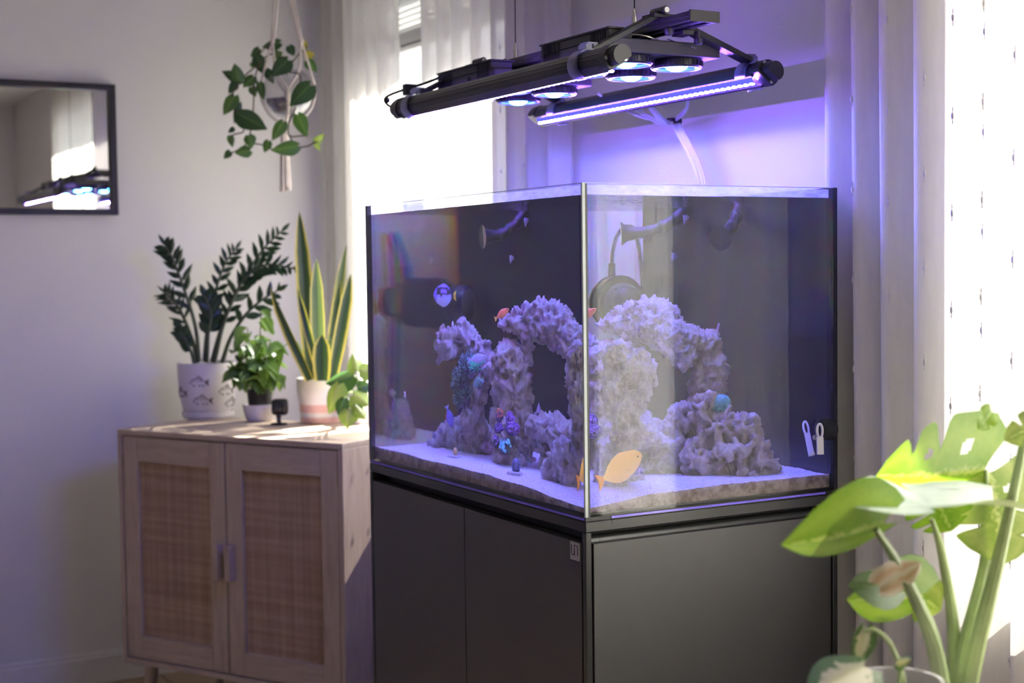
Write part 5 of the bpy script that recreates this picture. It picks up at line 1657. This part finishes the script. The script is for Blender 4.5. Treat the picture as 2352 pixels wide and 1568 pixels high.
for k in range(16):
    a = rn.uniform(0, 6.28)
    r0, r1 = rn.uniform(0.003, 0.010), rn.uniform(0.008, 0.027)
    part('tassel_cord', MB().tube([tk0 + Vector((r0 * math.cos(a), r0 * math.sin(a), 0)), tk0 + Vector((r1 * 0.8 * math.cos(a), r1 * 0.8 * math.sin(a), -0.10)), tk0 + Vector((r1 * math.cos(a), r1 * math.sin(a), -rn.uniform(0.180, 0.200)))], [0.0036, 0.0034, 0.0042], 6), M_rope, hp)
def vine(pts):
    part('vine', MB().tube(spline(pts, 6), 0.0024, 6), M_vine, hp)
d0 = 4.36
vine([hc + Vector((0, 0, 0.05)), (0.2614, 2.1289, 1.9751), (0.2210, 2.1507, 1.9627), (0.1960, 2.1613, 1.9042), (0.1916, 2.1603, 1.8453), (0.1828, 2.1602, 1.7604), (0.1660, 2.1665, 1.7083), (0.1425, 2.1786, 1.6891), (0.1134, 2.1941, 1.6764)])
vine([(0.2031, 2.1596, 1.9433), (0.1652, 2.1786, 1.9072), (0.1411, 2.1901, 1.8723), (0.1365, 2.1907, 1.8396), (0.1465, 2.1828, 1.8002), (0.1617, 2.1712, 1.7477), (0.1327, 2.1867, 1.7350), (0.1260, 2.1889, 1.7089)])
vine([hc + Vector((0, 0, 0.06)), (0.2942, 2.0374, 1.9009), (0.2797, 2.0402, 1.8108), (0.2625, 2.0476, 1.7723), (0.2586, 2.0471, 1.7272), (0.2878, 2.0306, 1.7242), (0.3083, 2.0194, 1.7291)])
vine([(0.2586, 2.0471, 1.7272), (0.2755, 2.0358, 1.6947), (0.3036, 2.0200, 1.6930), (0.3278, 2.0073, 1.7069)])
vine([(0.1877, 2.1544, 1.7080), (0.2059, 2.1441, 1.7051), (0.2340, 2.1276, 1.6916)])
vine([hc + Vector((0, 0, 0.07)), (0.3408, 2.1542, 1.9898), (0.3548, 2.1465, 1.9923), (0.3590, 2.1453, 2.0108)])
vine([hc + Vector((0, 0, 0.07)), (0.2602, 2.2001, 2.0043), (0.2297, 2.1933, 1.9884), (0.2112, 2.2017, 1.9556)])
for (b0, t0, w, mm) in (
        ((0.2863, 2.1864, 2.0198), (0.2373, 2.2132, 2.0099), 0.034, M_pothos), ((0.2110, 2.1800, 1.9750), (0.2161, 2.1511, 1.9222), 0.036, M_pothos), ((0.2006, 2.2072, 1.9492), (0.2172, 2.1987, 1.9621), 0.016, M_pothos_m),
        ((0.2633, 2.0575, 1.9491), (0.2108, 2.0612, 1.9032), 0.052, M_pothos), ((0.3106, 2.0035, 1.8709), (0.2475, 2.0124, 1.8130), 0.060, M_pothos), ((0.1628, 2.1797, 1.9020), (0.1090, 2.2115, 1.9316), 0.036, M_pothos),
        ((0.1468, 2.1652, 1.8943), (0.1308, 2.1541, 1.9437), 0.036, M_pothos_m), ((0.1452, 2.1889, 1.8918), (0.1235, 2.1992, 1.8607), 0.028, M_pothos), ((0.1928, 2.1634, 1.9094), (0.1577, 2.1583, 1.8785), 0.034, M_pothos_m),
        ((0.1404, 2.1893, 1.8526), (0.1023, 2.1843, 1.7960), 0.040, M_pothos_m), ((0.1510, 2.1820, 1.8289), (0.1351, 2.1874, 1.7690), 0.022, M_pothos), ((0.1433, 2.1614, 1.7954), (0.1986, 2.0820, 1.7514), 0.056, M_pothos),
        ((0.2081, 2.1537, 1.8909), (0.2176, 2.1453, 1.8384), 0.024, M_pothos_m), ((0.1870, 2.1648, 1.8781), (0.1974, 2.1573, 1.8492), 0.024, M_pothos_m), ((0.3555, 2.1454, 1.9790), (0.3778, 2.1333, 1.9866), 0.030, M_pothos_y), ((0.3551, 2.1468, 2.0002), (0.3539, 2.1492, 2.0294), 0.014, M_pothos_y),
        ((0.3510, 2.1238, 1.9602), (0.3752, 2.1084, 1.9268), 0.030, M_pothos_m), ((0.2371, 2.0383, 1.7641), (0.1992, 2.0335, 1.7114), 0.036, M_pothos_m), ((0.2833, 2.0368, 1.7862), (0.2962, 2.0028, 1.7221), 0.040, M_pothos_m),
        ((0.2704, 2.0155, 1.6917), (0.1959, 2.0337, 1.6833), 0.044, M_pothos_m), ((0.3255, 2.0085, 1.7056), (0.3489, 1.9968, 1.7311), 0.022, M_pothos_l), ((0.3255, 2.0085, 1.7056), (0.3381, 1.9999, 1.6796), 0.016, M_pothos_l),
        ((0.1357, 2.1863, 1.7559), (0.1193, 2.1947, 1.7430), 0.016, M_pothos), ((0.1246, 2.1911, 1.7325), (0.1302, 2.1860, 1.6984), 0.020, M_pothos_m), ((0.1682, 2.1437, 1.7299), (0.1737, 2.1384, 1.6934), 0.034, M_pothos_m),
        ((0.1689, 2.1407, 1.6869), (0.1235, 2.1427, 1.6793), 0.036, M_pothos_m), ((0.2177, 2.1150, 1.7135), (0.2051, 2.1201, 1.6799), 0.026, M_pothos_m), ((0.1165, 2.1699, 1.6838), (0.0986, 2.1786, 1.6632), 0.022, M_pothos),
        ((0.3186, 2.1908, 2.0119), (0.3315, 2.1819, 1.9824), 0.026, M_pothos), ((0.2278, 2.1450, 1.9298), (0.2376, 2.1141, 1.8878), 0.026, M_pothos), ((0.2300, 2.2168, 2.0021), (0.2060, 2.2289, 1.9786), 0.024, M_pothos), ((0.2662, 2.1722, 1.9773), (0.2852, 2.1624, 1.9902), 0.030, M_pothos_m)):
    place_leaf(LM_heart, mm, hp, b0, t0, w * 1.15, VIEW + Vector((0, 0, 0.25)))
# ================================================================== monstera and smaller plant in the right foreground
TOCAM = Vector((-0.60, -0.80, 0.05))
def monstera_mat(name, c0, c1, c2, trans, tint=(1.0, 1.0, 0.4), namt=0.5):
    return leaf_mat(name, [(0.0, c0), (0.10, c1), (0.6, c2), (1.0, c1)], trans=trans, tint=tint, rough=0.3, nscale=18, namt=namt, spec=0.5)
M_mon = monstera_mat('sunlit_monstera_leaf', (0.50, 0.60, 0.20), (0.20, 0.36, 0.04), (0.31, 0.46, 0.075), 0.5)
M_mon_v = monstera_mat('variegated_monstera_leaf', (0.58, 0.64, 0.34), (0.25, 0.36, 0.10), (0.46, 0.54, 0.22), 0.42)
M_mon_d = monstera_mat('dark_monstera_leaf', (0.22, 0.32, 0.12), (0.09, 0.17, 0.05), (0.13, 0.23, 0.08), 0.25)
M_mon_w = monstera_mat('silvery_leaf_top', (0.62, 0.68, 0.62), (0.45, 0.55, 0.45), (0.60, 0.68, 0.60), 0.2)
M_mon_b = leaf_mat('browned_leaf', [(0.0, (0.55, 0.48, 0.36)), (0.45, (0.42, 0.26, 0.14)), (1.0, (0.62, 0.56, 0.46))], trans=0.2, rough=0.5)
M_cream = leaf_mat('cream_green_leaf', [(0.0, (0.62, 0.60, 0.42)), (0.45, (0.60, 0.58, 0.42)), (0.55, (0.10, 0.18, 0.05)), (1.0, (0.09, 0.17, 0.05))], trans=0.25, rough=0.35, nscale=9, namt=1.2)
M_mstem = plain('pale_green_petiole', (0.40, 0.50, 0.22), 0.4, var=0.25, vscale=14)
M_mstem_d = plain('green_petiole', (0.28, 0.37, 0.16), 0.4, var=0.25, vscale=14)
LM_mon = leaf_mesh('monstera_leaf', 'monstera', 40, 44, cup=0.22, droop=0.10, lobe=0.22, cuts=[(1, 0.50, 0.55, 0.035), (1, 0.72, 0.5, 0.03), (-1, 0.40, 0.6, 0.035), (-1, 0.62, 0.55, 0.03), (-1, 0.80, 0.4, 0.025)], holes=[(0.42, 0.30, 0.14, 0.045), (-0.40, 0.22, 0.14, 0.04), (0.40, 0.62, 0.12, 0.03)])
LM_mon2 = leaf_mesh('monstera_leaf_split', 'monstera', 40, 44, cup=0.18, droop=0.22, lobe=0.25, cuts=[(1, 0.34, 0.75, 0.04), (1, 0.60, 0.7, 0.035), (-1, 0.45, 0.7, 0.045), (-1, 0.70, 0.5, 0.03)], holes=[(-0.35, 0.25, 0.16, 0.05)])
LM_young = leaf_mesh('young_monstera_leaf', 'heart', 14, 18, cup=0.30, droop=0.16, lobe=0.25)
LM_flat = leaf_mesh('curled_monstera_leaf', 'monstera', 30, 30, cup=-0.10, droop=0.06, lobe=0.15, wave=0.03, cuts=[(1, 0.45, 0.5, 0.04), (-1, 0.6, 0.5, 0.04)])

crown = Vector((0.0991, -0.7313, 0.7503))
TAB = 0.50
mo = thing('monstera_plant', 'large sunlit monstera with split leaves in a white pot in the foreground', 'potted plant', (crown.x - 0.02, crown.y, TAB))
PH = crown.z - 0.02
part('pot', MB().lathe((crown.x - 0.02, crown.y, TAB), [(0.0005, 0), (0.085, 0), (0.090, 0.01), (0.112, PH - TAB - 0.05), (0.115, PH - TAB - 0.02), (0.107, PH - TAB - 0.02), (0.105, PH - TAB - 0.05), (0.0005, PH - TAB - 0.055)], 44), M_pot_white, mo)
part('soil', MB().lathe((crown.x - 0.02, crown.y, PH - 0.053), [(0.0005, 0.0), (0.104, 0.0), (0.0005, 0.012)], 32), M_soil, mo)
def petiole(pts, r, mat):
    q = spline(pts, 8)
    m = len(q)
    part('petiole', MB().tube(q, [r[0] + (r[1] - r[0]) * i / (m - 1) for i in range(m)], 10), mat, mo)
petiole([crown, (0.1092, -0.7323, 0.8279), (0.1437, -0.7338, 0.9364), (0.1654, -0.7192, 0.9998), (0.1804, -0.7015, 1.0534)], (0.013, 0.003), M_mstem)
petiole([crown + Vector((0.01, 0, 0)), (0.0862, -0.7754, 0.8520), (0.0954, -0.7976, 0.9530), (0.1019, -0.8183, 1.0520), (0.1135, -0.8307, 1.1478)], (0.013, 0.004), M_mstem)
petiole([crown + Vector((-0.01, 0, 0)), (0.1056, -0.7173, 0.8533), (0.0820, -0.7213, 0.9523), (0.0423, -0.7417, 1.0092)], (0.011, 0.003), M_mstem)
petiole([crown + Vector((-0.02, 0, 0)), (-0.0050, -0.7923, 0.8685), (-0.0668, -0.8224, 0.9400), (-0.1095, -0.8418, 0.9839), (-0.1589, -0.8573, 1.0334)], (0.012, 0.0035), M_mstem_d)
petiole([crown + Vector((-0.03, 0.0, 0)), (0.0286, -0.7665, 0.8472), (0.0039, -0.7728, 0.8950), (-0.0079, -0.7759, 0.9248)], (0.009, 0.0025), M_mstem)
place_leaf(LM_mon, M_mon, mo, (0.1789, -0.7007, 1.0545), (-0.0052, -0.7126, 1.0532), 0.155, Vector((0.0, 0.3, 0.75)) * -1 + TOCAM * 1.35)
place_leaf(LM_mon2, M_mon_v, mo, (0.1837, -0.7036, 1.0505), (0.1375, -0.7748, 0.9608), 0.145, TOCAM + Vector((0, 0, 0.25)))
place_leaf(LM_mon2, M_mon, mo, (0.0921, -0.7000, 1.0209), (0.0929, -0.7253, 0.9881), 0.09, TOCAM)
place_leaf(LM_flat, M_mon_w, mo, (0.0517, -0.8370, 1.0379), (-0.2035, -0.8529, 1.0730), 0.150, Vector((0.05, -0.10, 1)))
place_leaf(LM_young, M_mon, mo, (-0.1502, -0.8617, 1.0404), (-0.2787, -0.8601, 1.0164), 0.110, TOCAM * 0.9 + Vector((0.0, 0, -0.55)))
place_leaf(LM_young, M_mon_d, mo, (-0.1125, -0.8415, 0.9618), (-0.1819, -0.8477, 0.9761), 0.050, TOCAM + Vector((0, 0, 0.6)))
place_leaf(LM_flat, M_mon_b, mo, (-0.1578, -0.8615, 0.9709), (-0.1012, -0.8690, 0.9926), 0.036, TOCAM + Vector((0, 0, 0.5)))
place_leaf(LM_young, M_mon, mo, (-0.0134, -0.7842, 0.9271), (-0.1254, -0.7904, 0.9283), 0.098, TOCAM + Vector((0, 0, -0.35)))
place_leaf(LM_young, M_mon_v, mo, (-0.0007, -0.7687, 0.9204), (0.0024, -0.7940, 0.9101), 0.060, TOCAM)
place_leaf(LM_flat, M_mon, mo, (0.0967, -0.7872, 1.1426), (0.0676, -0.7950, 1.1238), 0.028, TOCAM)
place_leaf(LM_mon2, M_mon_v, mo, (0.1302, -0.8521, 1.1380), (0.0673, -0.8409, 1.1202), 0.05, TOCAM + Vector((0, 0, 0.4)))

# smaller variegated plant at the very bottom
vb = Vector((-0.1319, -0.8603, 0.8472))
vp = thing('variegated_plant', 'small cream and green variegated plant in front of the monstera pot', 'potted plant', (vb.x, vb.y, TAB))
part('pot', MB().lathe((vb.x, vb.y, TAB), [(0.0005, 0), (0.040, 0), (0.052, vb.z + 0.015 - TAB), (0.048, vb.z + 0.015 - TAB), (0.047, vb.z - 0.005 - TAB), (0.0005, vb.z - 0.008 - TAB)], 36), M_pot_white, vp)
part('soil', MB().lathe((vb.x, vb.y, vb.z - 0.0075), [(0.0005, 0), (0.0465, 0), (0.0005, 0.006)], 28), M_soil, vp)
for pts in ([vb, (-0.1242, -0.8638, 0.8617), (-0.1355, -0.8552, 0.9007), (-0.1498, -0.8462, 0.9165), (-0.1604, -0.8403, 0.9167)], [vb, (-0.1886, -0.8740, 0.8547), (-0.2179, -0.8788, 0.8867)], [vb, (-0.1454, -0.8756, 0.8483), (-0.1400, -0.8767, 0.8818)]):
    part('stem', MB().tube(spline(pts, 8), 0.003, 8), M_mstem, vp)
place_leaf(LM_young, M_cream, vp, (-0.1604, -0.8403, 0.9176), (-0.1853, -0.8514, 0.8816), 0.030, TOCAM + Vector((-0.5, 0.3, 0)))
place_leaf(LM_young, M_cream, vp, (-0.2033, -0.8865, 0.8935), (-0.2916, -0.9063, 0.8884), 0.075, TOCAM + Vector((0, 0, 0.9)))
place_leaf(LM_young, M_cream, vp, (-0.1440, -0.8741, 0.8867), (-0.1456, -0.8955, 0.8977), 0.020, TOCAM + Vector((0, 0, 0.9)))

# low side table that carries both pots, below the picture
tbx, tby = (crown.x + vb.x) / 2, (crown.y + vb.y) / 2
tb = thing('side_table', 'low round oak side table under the two foreground pots', 'table', (tbx, tby, 0.0))
part('table_top', MB().lathe((tbx, tby, TAB - 0.022), [(0.0005, 0), (0.235, 0), (0.24, 0.006), (0.24, 0.0215), (0.0005, 0.0215)], 48), M_oakh, tb)
for k in range(3):
    a = math.radians(50 + 120 * k)
    part('leg', MB().tube([(tbx + 0.15 * math.cos(a), tby + 0.15 * math.sin(a), TAB - 0.0222), (tbx + 0.20 * math.cos(a), tby + 0.20 * math.sin(a), 0.0)], [0.018, 0.013], 14), M_oak, tb)
